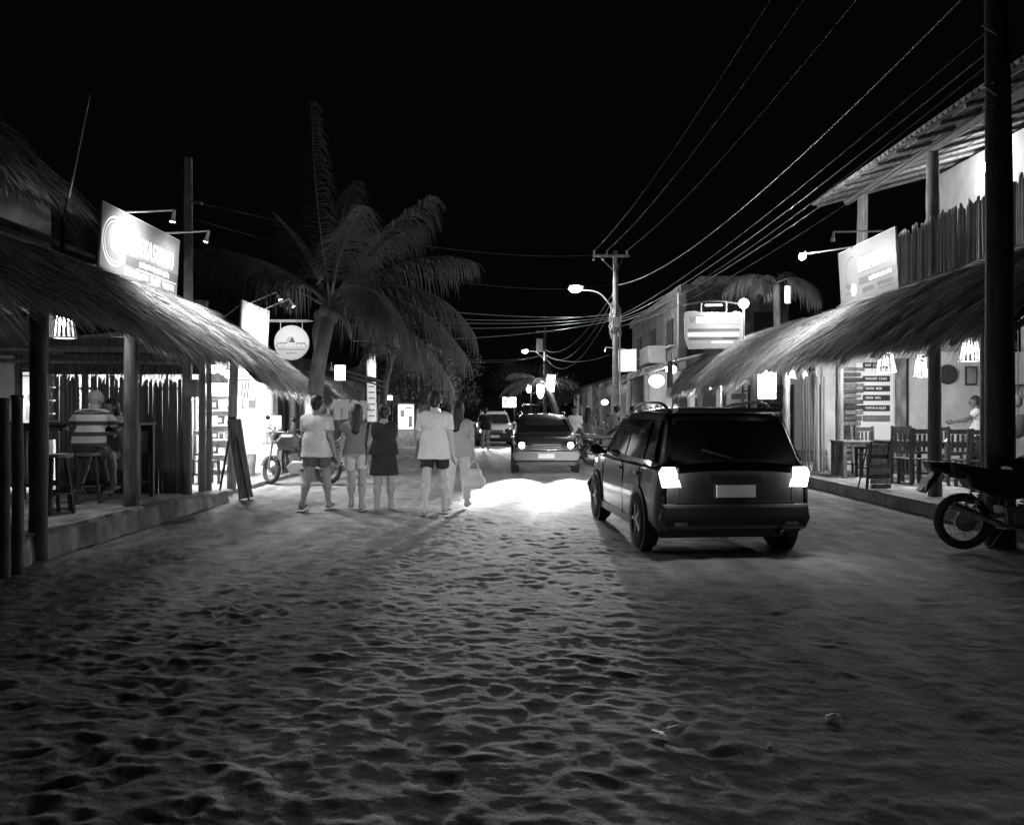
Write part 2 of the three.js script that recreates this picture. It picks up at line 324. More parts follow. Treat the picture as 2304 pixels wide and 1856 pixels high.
function table(name, label, p, turn, w, d, h, o = {}) {
  const t = thing(name, label, 'table', p, turn, o.group), m = o.m || M.furniture, n = Math.max(3, Math.round(w / 0.13));
  for (let k = 0; k < n; k++) obj('top_board', box(w / n - 0.004, 0.032, d, -w / 2 + (k + 0.5) * w / n, h - 0.016, 0), m, t);
  obj('apron', [box(w - 0.1, 0.085, 0.025, 0, h - 0.075, d / 2 - 0.05), box(w - 0.1, 0.085, 0.025, 0, h - 0.075, -d / 2 + 0.05)], m, t);
  for (const s of [-1, 1]) for (const q of [-1, 1]) obj('leg', box(0.065, h - 0.033, 0.065, s * (w / 2 - 0.05), (h - 0.033) / 2, q * (d / 2 - 0.05)), m, t);
  if (o.foot) obj('foot_rail', [box(w - 0.1, 0.04, 0.035, 0, 0.22, d / 2 - 0.05), box(w - 0.1, 0.04, 0.035, 0, 0.22, -d / 2 + 0.05)], m, t);
  return t;
}
function stool(label, p, h, turn = 0) {
  const t = thing('bar_stool', label, 'stool', p, turn, 'tall wooden bar stools'), r = 0.17;
  obj('seat', [new THREE.CylinderGeometry(r, r * 0.95, 0.045, 20).translate(0, h - 0.022, 0)], M.furniturePale, t);
  for (let k = 0; k < 4; k++) { const a = k * Math.PI / 2 + 0.6; obj('leg', rod(V(Math.cos(a) * r * 1.25, 0, Math.sin(a) * r * 1.25), V(Math.cos(a) * r * 0.7, h - 0.045, Math.sin(a) * r * 0.7), 0.026, 0.022, 8), M.furniture, t); }
  obj('foot_ring', move(torus(r * 1.08, 0.014, 24, 6), 0, h * 0.34, 0, Math.PI / 2), M.furniture, t);
  return t;
}
// ================================================================ left side: the thatched bar
{
  const b = thing('thatched_bar', 'near thatched bar on a raised concrete floor with a bamboo end wall', 'bar');
  // raised floor with a rough, broken front edge
  obj('platform', [patch((u, v) => { const z = lerp(-5.8, -14.0, u), h = 0.3 - 0.11 * smooth(-11.5, -13.8, z), n = 0.05 * fbm(z * 1.7, v * 2, 1, 3); const k = v * 2;
    return k < 1 ? V(-4.93 + n + 0.1 * fbm(z * 5, 3, 7, 2) - 0.03 * k, -0.06 + (h + 0.06) * k, z) : V(lerp(-4.96 + n, -9.6, k - 1), h + 0.004 * fbm(z * 3, k * 4, 2, 2), z); }, 120, 12)], M.concrete, b);
  post(b, 'post', -4.98, -8.44, -0.05, 2.75, 0.088, M.postDark); post(b, 'post', -5.1, -10.75, 0.28, 2.75, 0.094, M.postMid); post(b, 'post', -5.2, -12.85, 0.2, 2.75, 0.075, M.postMid);
  post(b, 'post', -5.35, -13.85, -0.05, 2.7, 0.06, M.postMid); post(b, 'post', -5.42, -14.35, -0.05, 2.7, 0.05, M.postMid);
  obj('eave_beam', trunk([V(-5.0, 2.72, -6), V(-5.08, 2.68, -10), V(-5.3, 2.66, -14.4)], [0.06, 0.065, 0.06], 20, 8, 0.1), M.postDark, b);
  for (let k = 0; k < 7; k++) obj('rafter', rod(V(-4.75, 2.48, -6.6 - k * 1.25), V(-6.4, 3.58, -6.6 - k * 1.25), 0.04, 0.04, 7), M.postDark, b);
  thatch(b, { a: V(-6.3, 3.72, -5.6), b: V(-6.3, 3.62, -16.0), out: V(1, 0, 0), w: 1.72, h: 1.15, curve: 1.22, n: 38000, len: 0.55, lift: z => 0.13 * smooth(-10.2, -8.9, z) });
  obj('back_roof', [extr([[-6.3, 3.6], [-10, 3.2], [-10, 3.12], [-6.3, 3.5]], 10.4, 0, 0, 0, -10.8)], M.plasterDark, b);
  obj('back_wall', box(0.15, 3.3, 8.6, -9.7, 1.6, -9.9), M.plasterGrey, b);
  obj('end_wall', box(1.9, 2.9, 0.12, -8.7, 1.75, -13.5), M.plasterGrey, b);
  obj('door_panel', box(0.32, 1.95, 0.04, -8.02, 1.3, -13.41), M.plaster, b); obj('door_panel', box(0.24, 1.1, 0.05, -8.42, 1.95, -13.40), M.plaster, b);
  for (const x of [-8.22, -7.83, -8.58]) obj('door_post', box(0.07, 2.3, 0.07, x, 1.45, -13.38), M.postDark, b);
  obj('lintel', box(1.3, 0.09, 0.08, -8.1, 2.55, -13.37), M.postMid, b);
  for (let k = 0; k < 5; k++) obj('stone_block', box(0.2, 0.2, 0.14, -7.72 + rr(-0.012, 0.012), 1.2 + k * 0.22, -13.36, 0, rr(-0.05, 0.05)), M.plasterGrey, b);
  // bamboo end wall, stick by stick
  let x = -7.6;
  while (x < -5.42) {
    const r = rr(0.019, 0.034), h = rr(1.82, 2.02) + (x < -6.9 ? 0.1 : 0) - (rnd() < 0.08 ? rr(0.05, 0.2) : 0);
    stickAt(b, 'bamboo_stick', [M.bamboo, M.bambooDark, M.bamboo, M.postMid][rnd() * 4 | 0], x, 0.17, -13.42 + rr(-0.02, 0.02), r, h, rr(-0.012, 0.012)); x += r * 1.75 + (rnd() < 0.13 ? rr(0.006, 0.02) : -0.004);
  }
  obj('gable_board', box(2.5, 0.62, 0.05, -6.5, 2.5, -13.48), M.postDark, b);
  obj('rail', rod(V(-7.65, 1.95, -13.47), V(-5.35, 1.95, -13.47), 0.022), M.bambooDark, b); obj('rail', rod(V(-7.65, 0.75, -13.47), V(-5.35, 0.75, -13.47), 0.022), M.bambooDark, b);
  obj('beam', rod(V(-9.3, 2.62, -13.2), V(-5.2, 2.56, -13.2), 0.05), M.postMid, b); obj('beam', rod(V(-9.3, 2.42, -13.28), V(-5.2, 2.36, -13.28), 0.035), M.bamboo, b);
  fringe(b, V(-7.7, 2.38, -13.3), V(-5.3, 2.34, -13.3), 0.26, 420, M.bamboo);
  // upper storey at the back with its own shaggy roof
  const u = thing('thatched_loft', 'upper thatched loft with a pale wall behind the near bar', 'building');
  obj('wall', box(3.2, 2.4, 6.2, -10.5, 4.75, -12.4), M.plaster, u); obj('ledge', extr([[-8.9, 4.95], [-8.15, 4.62], [-8.15, 4.54], [-8.9, 4.8]], 7.0, 0, 0, 0, -12.2), M.plasterDark, u);
  obj('floor_beam', box(0.16, 0.2, 6.4, -8.95, 3.85, -12.4), M.postDark, u);
  thatch(u, { a: V(-10.6, 7.35, -8.5), b: V(-10.6, 7.3, -14.6), out: V(1, 0, 0), w: 2.3, h: 1.75, hip: 1.7, n: 9000, len: 0.95, wid: 0.022, mat: M.strawDark, curve: 1.4 });
  const frame = thing('radio_mast', 'thin leaning pale mast rising behind the near thatch', 'mast', V(0, 0, 0));
  obj('mast_pole', rod(at(140, 500, 12.6), at(163, 400, 12.6), 0.024, 0.018), M.wirePale, frame); obj('mast_tip', rod(at(163, 400, 12.6), at(202, 212, 12.6), 0.014, 0.007), M.wirePale, frame);
  obj('mast_foot', rod(at(140, 500, 12.6).setY(3.4), at(140, 500, 12.6), 0.04), M.metalDark, frame);
}
// ---------------------------------------------------------------- fence posts at the corner of the bar
for (const [u, d, h, l] of [[6, 7.55, 1.66, 'dark round fence post at the left edge of the bar front'], [37, 7.7, 1.69, 'thick dark fence post with flat top beside the near bar post']]) {
  const f = thing('fence_post', l, 'post', V(ux(u, d), 0, -d), 0, 'dark posts at the corner of the bar');
  obj('shaft', trunk([V(0, -0.08, 0), V(0.01, 0.9, 0), V(0, h, 0)], [0.056, 0.052, 0.05], 10, 10, 0.15), M.postDark, f); obj('cap', new THREE.CylinderGeometry(0.058, 0.058, 0.03, 10).translate(0, h + 0.012, 0), M.postDark, f);
}
// ---------------------------------------------------------------- things in the bar
pendant(at(143, 760, 9.9), 0.27, 0.42, 'bamboo slat pendant lamp glowing in the bar on the left', 5, 0.3);
{
  const t = table('high_table', 'long tall wooden bar table with the seated man', V(-6.2, 0.3, -11.75), 0, 1.75, 0.55, 1.1, { foot: true });
  const gl = thing('drinking_glass', 'small clear glass on the tall bar table', 'glass', V(-6.85, 1.4, -11.7)); obj('bowl', new THREE.LatheGeometry([[0.0, 0], [0.03, 0], [0.038, 0.1], [0.035, 0.1], [0.027, 0.008], [0, 0.008]].map(p => new THREE.Vector2(...p)), 16), M.glass, gl);
  const nap = thing('paper_napkin', 'crumpled white napkin left on the tall bar table', 'napkin', V(-6.68, 1.401, -11.6)); obj('sheet', patch((u, v) => V((u - 0.5) * 0.16, 0.02 + 0.02 * fbm(u * 5, v * 5, 3, 3), (v - 0.5) * 0.14), 10, 10), M.paper, nap);
}
stool('tall wooden bar stool under the man in the striped shirt', V(ux(196, 11.1), 0.3, -11.1), 0.7, 0.3);
stool('dark wooden bar stool beside the nearest bar post', V(ux(100, 9.7), 0.3, -9.9), 0.74, 0.9);
stool('dark wooden bar stool next to the table leg by the near post', V(ux(136, 10.3), 0.3, -10.25), 0.72, 0.2);
{
  const f = thing('light_box', 'bright upright light box poster on the bar back wall', 'sign', V(ux(55, 13.0), 0.3, -13.2));
  obj('cabinet', box(0.3, 1.0, 0.1, 0, 1.45, 0), M.metalDark, f);
  const [g, m] = face(0.25, 0.92, print(64, 240, (x, w, h) => { x.fillStyle = g8(0.95); x.fillRect(0, 0, w, h); x.fillStyle = g8(0.6); x.beginPath(); x.arc(w * 0.6, h * 0.45, 20, 0, 7); x.fill(); x.fillStyle = g8(0.75); x.fillRect(12, h * 0.6, 40, 60); x.fillStyle = g8(0.5); x.fillRect(0, h * 0.05, w, 8); }));
  m.emissive.set(0xffffff); m.emissiveMap = m.map; m.emissiveIntensity = 0.75; obj('lit_screen', g.translate(0, 1.45, 0.056), m, f);
  point(V(ux(55, 13.0), 1.75, -12.95), 0.25, 0.2);
  const n = thing('meter_box', 'small pale electricity meter box on the third bar post', 'box', V(ux(423, 12.6), vy(873, 12.6), -12.72)); obj('case', box(0.19, 0.28, 0.09, 0, 0, 0), M.plasterGrey, n); obj('lid', box(0.16, 0.2, 0.012, 0, -0.02, 0.052), M.concrete, n); obj('conduit', rod(V(0, 0.14, 0), V(0, 0.4, -0.02), 0.018), M.metalGrey, n);
}

// ================================================================ left side: the lit shop
{
  const s = thing('thatched_shop', 'brightly lit white shop under the second thatch on the left', 'shop');
  obj('floor_slab', box(4.4, 0.12, 6.6, -7.5, 0.02, -17.6), M.floor, s);
  obj('end_wall', box(3.25, 2.75, 0.12, -7.45, 1.45, -19.9), M.plaster, s); obj('back_wall', box(0.12, 2.9, 6.2, -9.1, 1.5, -17), M.plaster, s);
  post(s, 'post', -5.45, -15.6, -0.05, 2.7, 0.088, M.postPale, 0.05); post(s, 'post', -5.9, -19.6, -0.05, 2.6, 0.1, M.postPale); post(s, 'post', -5.75, -21.0, -0.05, 2.5, 0.085, M.postMid); post(s, 'post', -5.35, -20.9, -0.05, 2.4, 0.07, M.postMid);
  obj('eave_beam', trunk([V(-5.3, 2.62, -15.2), V(-5.4, 2.58, -18), V(-5.6, 2.5, -21.3)], [0.055, 0.06, 0.055], 16, 8, 0.1), M.postMid, s);
  thatch(s, { a: V(-6.45, 3.3, -15.7), b: V(-6.75, 3.22, -20.6), out: V(1, 0, 0), w: 1.55, h: 1.08, hip: 1.75, n: 26000, len: 0.5, curve: 1.5 });
  obj('back_roof', [extr([[-6.5, 3.2], [-9.3, 2.95], [-9.3, 2.88], [-6.5, 3.1]], 5.4, 0, 0, 0, -18.2)], M.plasterDark, s);
  for (let k = 0; k < 9; k++) stickAt(s, 'bamboo_stick', k % 3 ? M.bambooDark : M.bamboo, -6.0 + k * 0.11 - 0.1, 0.0, -21.4, 0.035, rr(2.0, 2.25));
  obj('shelf_rail', [box(0.9, 0.06, 0.05, -5.7, 2.05, -21.3), box(0.9, 0.05, 0.04, -5.7, 2.2, -21.3)], M.postPale, s);
}
for (const [u, v, d, pw, l] of [[480, 830, 16.2, 26, 'left of the three bare bulbs glowing in the white shop'], [512, 842, 17.6, 24, 'bare bulb just left of the shop post under the thatch'], [549, 838, 17.0, 36, 'right of the three bare bulbs glowing in the white shop']]) bareBulb(at(u, v, d), 0.075, l, pw, 40, 0.3);
{
  // shelf of goods, in front of the white wall
  const sh = thing('display_shelf', 'white shop shelf stacked with goods behind the easel', 'shelf', V(ux(478, 18.9), 0.08, -19.3));
  obj('side_panel', box(0.04, 1.9, 0.36, -0.46, 0.95, 0), M.white, sh); obj('side_panel', box(0.04, 1.9, 0.36, 0.46, 0.95, 0), M.white, sh);
  for (let k = 0; k < 6; k++) obj('shelf_board', box(0.88, 0.03, 0.36, 0, 0.12 + k * 0.35, 0), M.white, sh);
  obj('back_panel', box(0.9, 1.9, 0.02, 0, 0.95, -0.17), M.white, sh); obj('header', extr([[-0.48, 0], [0.48, 0], [0.48, 0.2], [0.2, 0.27], [-0.2, 0.27], [-0.48, 0.2]], 0.05, 0, 0, 1.9, 0.1), M.white, sh);
  for (let k = 0; k < 5; k++) for (let i = 0; i < 6; i++) {
    const h = rr(0.1, 0.26), kind = rnd(), x = -0.36 + i * 0.145;
    const o = thing(kind < 0.5 ? 'jar' : 'carton', `${kind < 0.5 ? 'jar' : 'carton'} on the white shop shelf, ${['left end', 'second', 'third', 'fourth', 'fifth', 'right end'][i]} of the ${['bottom', 'second', 'middle', 'fourth', 'top'][k]} row`, kind < 0.5 ? 'jar' : 'box', V(ux(478, 18.9) + x, 0.08 + 0.136 + k * 0.35, -19.25), rr(-0.2, 0.2), 'goods on the white shop shelf');
    const m = [M.white, M.plasterGrey, M.furniture, M.board][rnd() * 4 | 0];
    if (kind < 0.5) { obj('jar_body', new THREE.CylinderGeometry(0.045, 0.05, h * 0.8, 12).translate(0, h * 0.4, 0), m, o); obj('lid', new THREE.CylinderGeometry(0.04, 0.04, h * 0.16, 12).translate(0, h * 0.9, 0), M.metalGrey, o); }
    else { obj('carton_body', box(0.11, h, 0.12, 0, h / 2, 0), m, o); obj('carton_label', box(0.07, h * 0.4, 0.004, 0, h / 2, 0.0625), M.paper, o); }
  }
  const c = thing('coat_rack', 'dark carved wooden rack high on the white shop wall', 'rack', V(ux(470, 19.4), vy(868, 19.4), -19.78));
  obj('back_board', extr([[-0.3, 0], [0.3, 0], [0.34, 0.3], [0.16, 0.27], [0, 0.36], [-0.16, 0.27], [-0.34, 0.3]], 0.03), M.furniture, c); for (let k = 0; k < 4; k++) obj('peg', rod(V(-0.21 + k * 0.14, 0.08, 0), V(-0.21 + k * 0.14, 0.13, 0.1), 0.015), M.furniture, c);
  const st = thing('striped_hanging', 'striped cloth hanging on the white shop wall', 'cloth', V(ux(545, 19.6), vy(895, 19.6), -19.8));
  for (let k = 0; k < 7; k++) obj('stripe', box(0.022, 0.44, 0.008, -0.11 + k * 0.036, 0.22, 0, 0, 0, -0.1), k % 2 ? M.furniture : M.paper, st); obj('hanging_rod', rod(V(-0.2, 0.45, 0), V(0.16, 0.45, 0), 0.012), M.furniture, st);
  const pic = thing('framed_picture', 'framed picture under the striped cloth in the shop', 'picture', V(ux(553, 19.6), vy(918, 19.6), -19.82));
  obj('frame', box(0.34, 0.28, 0.025, 0, 0.14, 0), M.plasterGrey, pic); const [pg, pm] = face(0.3, 0.24, print(64, 52, (x, w, h) => { x.fillStyle = g8(0.8); x.fillRect(0, 0, w, h); x.fillStyle = g8(0.35); x.fillRect(30, 14, 34, 38); x.fillStyle = g8(0.55); x.fillRect(6, 26, 20, 18); })); obj('print', pg.translate(0, 0.14, 0.016), pm, pic);
  const bin = thing('waste_bin', 'grey tapered waste bin against the white shop wall', 'bin', V(ux(560, 18.6), 0.08, -18.6)); obj('bucket', new THREE.LatheGeometry([[0, 0], [0.12, 0], [0.16, 0.5], [0.15, 0.5], [0.11, 0.02], [0, 0.02]].map(p => new THREE.Vector2(...p)), 20), M.plasterGrey, bin); obj('rim', move(torus(0.158, 0.012, 24, 6), 0, 0.5, 0, Math.PI / 2), M.plasterGrey, bin);
  chair('carved_chair', 'dark wooden chair inside the shop behind the bar posts', V(ux(462, 16.6), 0.08, -16.6), 0.7, { bh: 1.1 });
}
{ // easel board on the sand
  const e = thing('easel', 'tall dark wooden easel standing on the sand before the shop', 'easel', V(ux(523, 14.3), 0, -14.3), 0.15);
  obj('front_board', box(0.24, 1.42, 0.03, 0.13, 0.72, 0.02, 0, 0.5, 0.16), M.plank, e);
  obj('leg', rod(V(0.01, 1.46, 0.03), V(0.3, -0.02, 0.12), 0.022, 0.02, 6), M.black, e); obj('leg', rod(V(0.0, 1.46, 0.03), V(0.16, -0.02, 0.2), 0.02, 0.02, 6), M.plank, e); obj('leg', rod(V(0.0, 1.46, 0), V(-0.27, -0.02, -0.1), 0.022, 0.02, 6), M.black, e); obj('hinge', box(0.12, 0.05, 0.06, 0.0, 1.45, 0.02), M.metalDark, e);
  const pb = thing('menu_poster', 'pale picture menu board on the post behind the motorbike', 'sign', V(ux(609, 19.1), vy(953, 19.1), -19.3)); obj('backing', box(0.38, 0.38, 0.03), M.white, pb);
  const [g, m] = face(0.36, 0.36, print(96, 96, (x, w, h) => { x.fillStyle = g8(0.88); x.fillRect(0, 0, w, h); for (let k = 0; k < 14; k++) { x.fillStyle = g8(0.35 + 0.4 * rnd()); x.beginPath(); x.arc(8 + rnd() * 80, 46 + rnd() * 40, 4 + rnd() * 5, 0, 7); x.fill(); } x.fillStyle = g8(0.2); x.fillRect(72, 30, 7, 22); })); obj('print', g.translate(0, 0, 0.02), m, pb);
  const pt = thing('side_table', 'small pale cloth covered table under the picture menu board', 'table', V(ux(610, 19.1), 0.03, -19.15)); obj('cloth', extr([[-0.2, 0], [0.2, 0], [0.17, 0.45], [0.22, 0.72], [-0.22, 0.72], [-0.17, 0.45]], 0.3), M.white, pt); obj('top', box(0.48, 0.035, 0.36, 0, 0.74, 0), M.paper, pt);
  for (let k = 0; k < 5; k++) obj('bowl', ball(0.035, -0.18 + k * 0.09, 0.775, 0.05, 1, 0.7, 1), M.furniture, pt);
}

// ================================================================ left side: the shirt stall further on
{
  const s = thing('shirt_stall', 'low thatched stall with shirts hung behind the coconut palm', 'stall');
  thatch(s, { a: V(-7.7, 3.0, -23.6), b: V(-7.7, 2.95, -33.0), out: V(1, 0, 0), w: 1.6, h: 1.05, hip: 1.6, n: 12000, len: 0.55, wid: 0.014, mat: M.strawDark });
  obj('floor_slab', box(3.4, 0.1, 9.8, -7.9, 0.02, -28.6), M.floor, s); obj('end_wall', box(2.6, 2.2, 0.12, -7.9, 1.1, -33.2), M.plasterGrey, s); obj('back_wall', box(0.12, 2.6, 9.6, -9.4, 1.3, -28.5), M.plasterDark, s);
  for (const z of [-24, -28, -32.6]) post(s, 'post', -6.4, z, -0.05, 2.5, 0.07, M.postMid);
  obj('ladder_pole', rod(at(780, 835, 33.6), at(870, 862, 33.6), 0.04), M.bambooPale, s); obj('ladder_pole', rod(at(785, 846, 33.5), at(868, 872, 33.5), 0.04), M.bambooPale, s); obj('clothes_rail', rod(V(-6.55, 1.98, -25.6), V(-5.7, 1.98, -28.2), 0.018), M.metalGrey, s);
  const sil = [[-0.16, -0.32], [0.16, -0.32], [0.17, 0.12], [0.3, 0.0], [0.36, 0.1], [0.17, 0.3], [0.07, 0.32], [0, 0.28], [-0.07, 0.32], [-0.17, 0.3], [-0.36, 0.1], [-0.3, 0.0], [-0.17, 0.12]];
  [[757, 25.7, 'leftmost pale shirt hanging in the stall behind the palm'], [775, 26.3, 'second pale shirt hanging in the stall behind the palm'], [796, 27.0, 'third pale shirt hanging in the stall behind the palm'], [816, 27.8, 'pale striped shirt hanging nearest the banner board']].forEach(([u, d, l], k) => {
    const t = thing('hanging_shirt', l, 'shirt', V(ux(u, d), vy(922, d), -d), 1.15, 'shirts hung in the stall'); obj('shirt_body', extr(sil.map(([x, y]) => [x, y * 0.95]), 0.07, 0.02), k === 3 ? M.paper : M.white, t); obj('hanger', tube([V(-0.15, 0.27, 0), V(0, 0.34, 0), V(0.15, 0.27, 0)], 0.008, 8, 5), M.metalGrey, t); obj('hook', tube([V(0, 0.33, 0), V(0.012, 0.4, 0), V(-0.015, 0.43, 0)], 0.005, 8, 5), M.metalGrey, t);
  });
  point(V(-6.6, 2.2, -26.2), 16, 0.06); const bl = thing('stall_bulb', 'bare bulb glowing over the hanging shirts', 'lamp', V(-6.6, 2.2, -26.2)); obj('bulb', ball(0.06, 0, 0, 0), M.bulb, bl); obj('cord', rod(V(0, 0.05, 0), V(0, 0.5, 0), 0.005), M.wire, bl);
  const lb = thing('lantern_box', 'glowing white box lantern on the stall roof beside the palm trunk', 'lamp', at(765, 839, 29)); obj('lit_lantern', box(0.32, 0.52, 0.26), glow(4), lb); obj('lid', box(0.36, 0.03, 0.3, 0, 0.275, 0), M.metalDark, lb); obj('stem', rod(V(0, -0.26, 0), V(0, -0.75, -0.05), 0.03), M.metalDark, lb); point(at(765, 839, 29).add(V(0, 0, 0.3)), 4, 0.15); point(at(765, 839, 29).add(V(0.28, 0, 0)), 3, 0.15);
  const fl = thing('hanging_cone_lamp', 'small white cone lamp hanging by the palm trunk', 'lamp', at(745, 828, 27)); obj('lamp_cone', new THREE.ConeGeometry(0.085, 0.16, 16, 1, true), M.white, fl); obj('lamp_neck', rod(V(0, 0.07, 0), V(0, 0.2, 0), 0.012), M.white, fl);
}
// ================================================================ right side: the restaurant under the near thatch
{
  const r = thing('thatched_restaurant', 'near thatched restaurant on the right with white end wall', 'restaurant');
  obj('floor_slab', patch((u, v) => { const z = lerp(-8.5, -20.4, u), k = v * 2, n = 0.05 * fbm(z * 1.5, v, 8, 3); return k < 1 ? V(6.2 + n, -0.06 + 0.27 * k, z) : V(lerp(6.2 + n, 13.2, k - 1), 0.21, z); }, 80, 10), M.floor, r);
  obj('end_wall', box(5.7, 2.75, 0.14, 9.95, 1.58, -18.7), M.plaster, r);
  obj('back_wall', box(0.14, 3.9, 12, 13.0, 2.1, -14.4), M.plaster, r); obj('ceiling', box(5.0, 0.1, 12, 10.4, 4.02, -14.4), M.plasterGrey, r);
  obj('pilaster', box(0.22, 2.6, 0.1, 9.0, 1.5, -18.6), M.plasterGrey, r); obj('door_frame', box(0.05, 2.6, 0.09, 9.145, 1.5, -18.6), M.black, r); obj('door_frame', box(0.07, 2.5, 0.09, 9.72, 1.45, -18.6), M.furniture, r); obj('wall_corner', box(0.1, 2.5, 0.1, 11.0, 1.5, -18.6), M.furniture, r);
  post(r, 'post', 6.8, -12.9, 0.18, 2.95, 0.1, M.postMid); post(r, 'post', 6.94, -17.0, 0.18, 2.95, 0.085, M.postMid); post(r, 'post', 6.8, -11.55, 0.18, 2.95, 0.062, M.postPale); post(r, 'post', 6.85, -20.0, 0.18, 2.95, 0.085, M.postPale); post(r, 'post', 6.75, -10.1, 0.18, 3.0, 0.055, M.postMid);
  obj('eave_beam', trunk([V(6.75, 2.9, -9.7), V(6.85, 2.86, -14), V(6.9, 2.88, -20.4)], [0.06, 0.065, 0.06], 20, 8, 0.1), M.postDark, r);
  for (let k = 0; k < 9; k++) obj('rafter', rod(V(6.15, 2.5, -10 - k * 1.25), V(7.7, 3.75, -10 - k * 1.25), 0.04, 0.04, 7), M.postMid, r);
  thatch(r, { a: V(7.75, 3.93, -9.75), b: V(7.75, 3.93, -20.6), out: V(-1, 0, 0), w: 1.8, h: 1.28, curve: 1.35, n: 38000, len: 0.55 });
  obj('roof_joint', box(0.9, 0.08, 11.5, 8.1, 3.82, -14.6), M.plasterDark, r);
  // bamboo screen by the far post, and a stack of split planks against the end wall
  for (let k = 0; k < 12; k++) stickAt(r, 'bamboo_stick', k % 3 ? M.bambooPale : M.postPale, 6.62 + (k % 6) * 0.085 + rr(-0.02, 0.02), 0.2, -18.1 - (k > 5 ? 0.22 : 0), rr(0.016, 0.027), rr(1.9, 2.35), rr(-0.05, 0.05));
  for (let k = 0; k < 17; k++) { const w = rr(0.4, 0.5); obj('wall_plank', box(w, rr(0.07, 0.1), 0.05, 7.86 + rr(-0.04, 0.04), 0.55 + k * 0.125, -18.56 + rr(0, 0.03), 0, rr(-0.06, 0.06), rr(-0.03, 0.03)), [M.plank, M.furniturePale, M.plank, M.postPale, M.furniture][k % 5], r); }
}
{
  // menu board: a white panel with dark strips, each lettered
  const m = thing('menu_board', 'white wall panel with six dark lettered menu strips', 'menu', V(ux(1972, 18.5), 0, -18.58));
  obj('panel', box(0.86, 1.95, 0.03, 0, 1.72, 0), M.white, m);
  ['HOT  CREPES', 'YOGURT  CASEI', 'TAPIO  MIN', 'CREM  MEL', 'TAPIOCA.AÇAÍ', ''].forEach((s, k) => {
    const y = vy([812, 852, 874, 895, 918, 941][k], 18.5) + (k === 0 ? -0.1 : 0), st = obj('menu_strip', box(0.62, 0.135, 0.025, 0.03, y, 0.03), k === 5 ? M.plank : M.board, m);
    const [g, mt] = face(0.6, 0.125, print(256, 54, (x, w, h) => { x.fillStyle = g8(k === 5 ? 0.42 : 0.2); x.fillRect(0, 0, w, h); x.fillStyle = g8(0.92); x.font = 'bold 30px sans-serif'; x.fillText(s, 14, 37); if (k === 5) { x.fillStyle = g8(0.55); x.fillRect(20, 14, 100, 4); x.fillRect(20, 26, 110, 4); x.fillRect(20, 38, 90, 4); } }), 0.8);
    obj('lettering', g.translate(0.03, y, 0.0455), mt, st);
  });
  const pl = thing('woven_disc', 'round dark woven disc hung on the white restaurant wall', 'wall decoration', V(ux(2137, 18.5), vy(842, 18.5), -18.57)); obj('weave', [new THREE.LatheGeometry([[0, 0.03], [0.1, 0.035], [0.2, 0.02], [0.23, 0], [0, -0.02]].map(p => new THREE.Vector2(...p)), 28).rotateX(Math.PI / 2), ...[0.06, 0.11, 0.16, 0.21].map(q => torus(q, 0.012, 28, 6).translate(0, 0, 0.03))], M.furniture, pl);
  const sp = thing('wall_picture', 'dark rectangular picture on the white wall above the waiter', 'picture', V(ux(2190, 18.5), vy(845, 18.5), -18.58)); obj('frame', box(0.26, 0.44, 0.04), M.furniture, sp); obj('canvas', box(0.2, 0.36, 0.012, 0, 0, 0.024), M.plasterGrey, sp);
  const sk = thing('wall_speaker', 'small dark speaker on the white wall at the right edge', 'speaker', V(ux(2283, 18.4), vy(776, 18.4), -18.5)); obj('case', box(0.2, 0.16, 0.14), M.black, sk); obj('grille', box(0.16, 0.12, 0.01, 0, 0, 0.075), M.metalDark, sk);
  const ws = thing('wall_shelf', 'dark wall shelf at the right edge of the restaurant', 'shelf', V(ux(2300, 18.4), vy(866, 18.4), -18.5)); obj('shelf_board', box(0.5, 0.035, 0.2), M.furniture, ws); obj('bracket', [box(0.02, 0.12, 0.16, -0.18, -0.07, 0), box(0.02, 0.12, 0.16, 0.18, -0.07, 0)], M.metalDark, ws);
  const hb = thing('hanging_basket', 'dark bowl shaped basket hanging by a rope at the right edge', 'basket', V(ux(2292, 15.5), vy(955, 15.5), -15.5)); obj('bowl', new THREE.LatheGeometry([[0, -0.28], [0.14, -0.2], [0.24, 0.05], [0.27, 0.2], [0.25, 0.2], [0.12, -0.15], [0, -0.2]].map(p => new THREE.Vector2(...p)), 20), M.plank, hb); obj('rope', rod(V(0, 0.2, 0), V(0, 2.2, 0), 0.01), M.postDark, hb); obj('rope', rod(V(-0.25, 0.2, 0), V(0, 0.75, 0), 0.008), M.postDark, hb); obj('rope', rod(V(0.25, 0.2, 0), V(0, 0.75, 0), 0.008), M.postDark, hb); obj('gourd', ball(0.08, 0, 0.45, 0, 1, 1.6, 1), M.plank, hb);
}
pendant(at(1995, 838, 16), 0.38, 0.4, 'bamboo pendant lamp hanging in front of the menu panel', 26, 0.7);
pendant(at(2074, 849, 15), 0.25, 0.42, 'narrow bamboo pendant lamp beside the thick restaurant post', 16, 0.8);
pendant(at(2184, 812, 13.6), 0.34, 0.4, 'bamboo pendant lamp nearest the utility pole under the thatch', 9, 0.7);
pendant(at(1783, 852, 19.6), 0.19, 0.26, 'left of two small pendant lamps under the far end of the thatch', 8, 0.5);
pendant(at(1812, 856, 19.2), 0.19, 0.26, 'right of two small pendant lamps under the far end of the thatch', 8, 0.5);
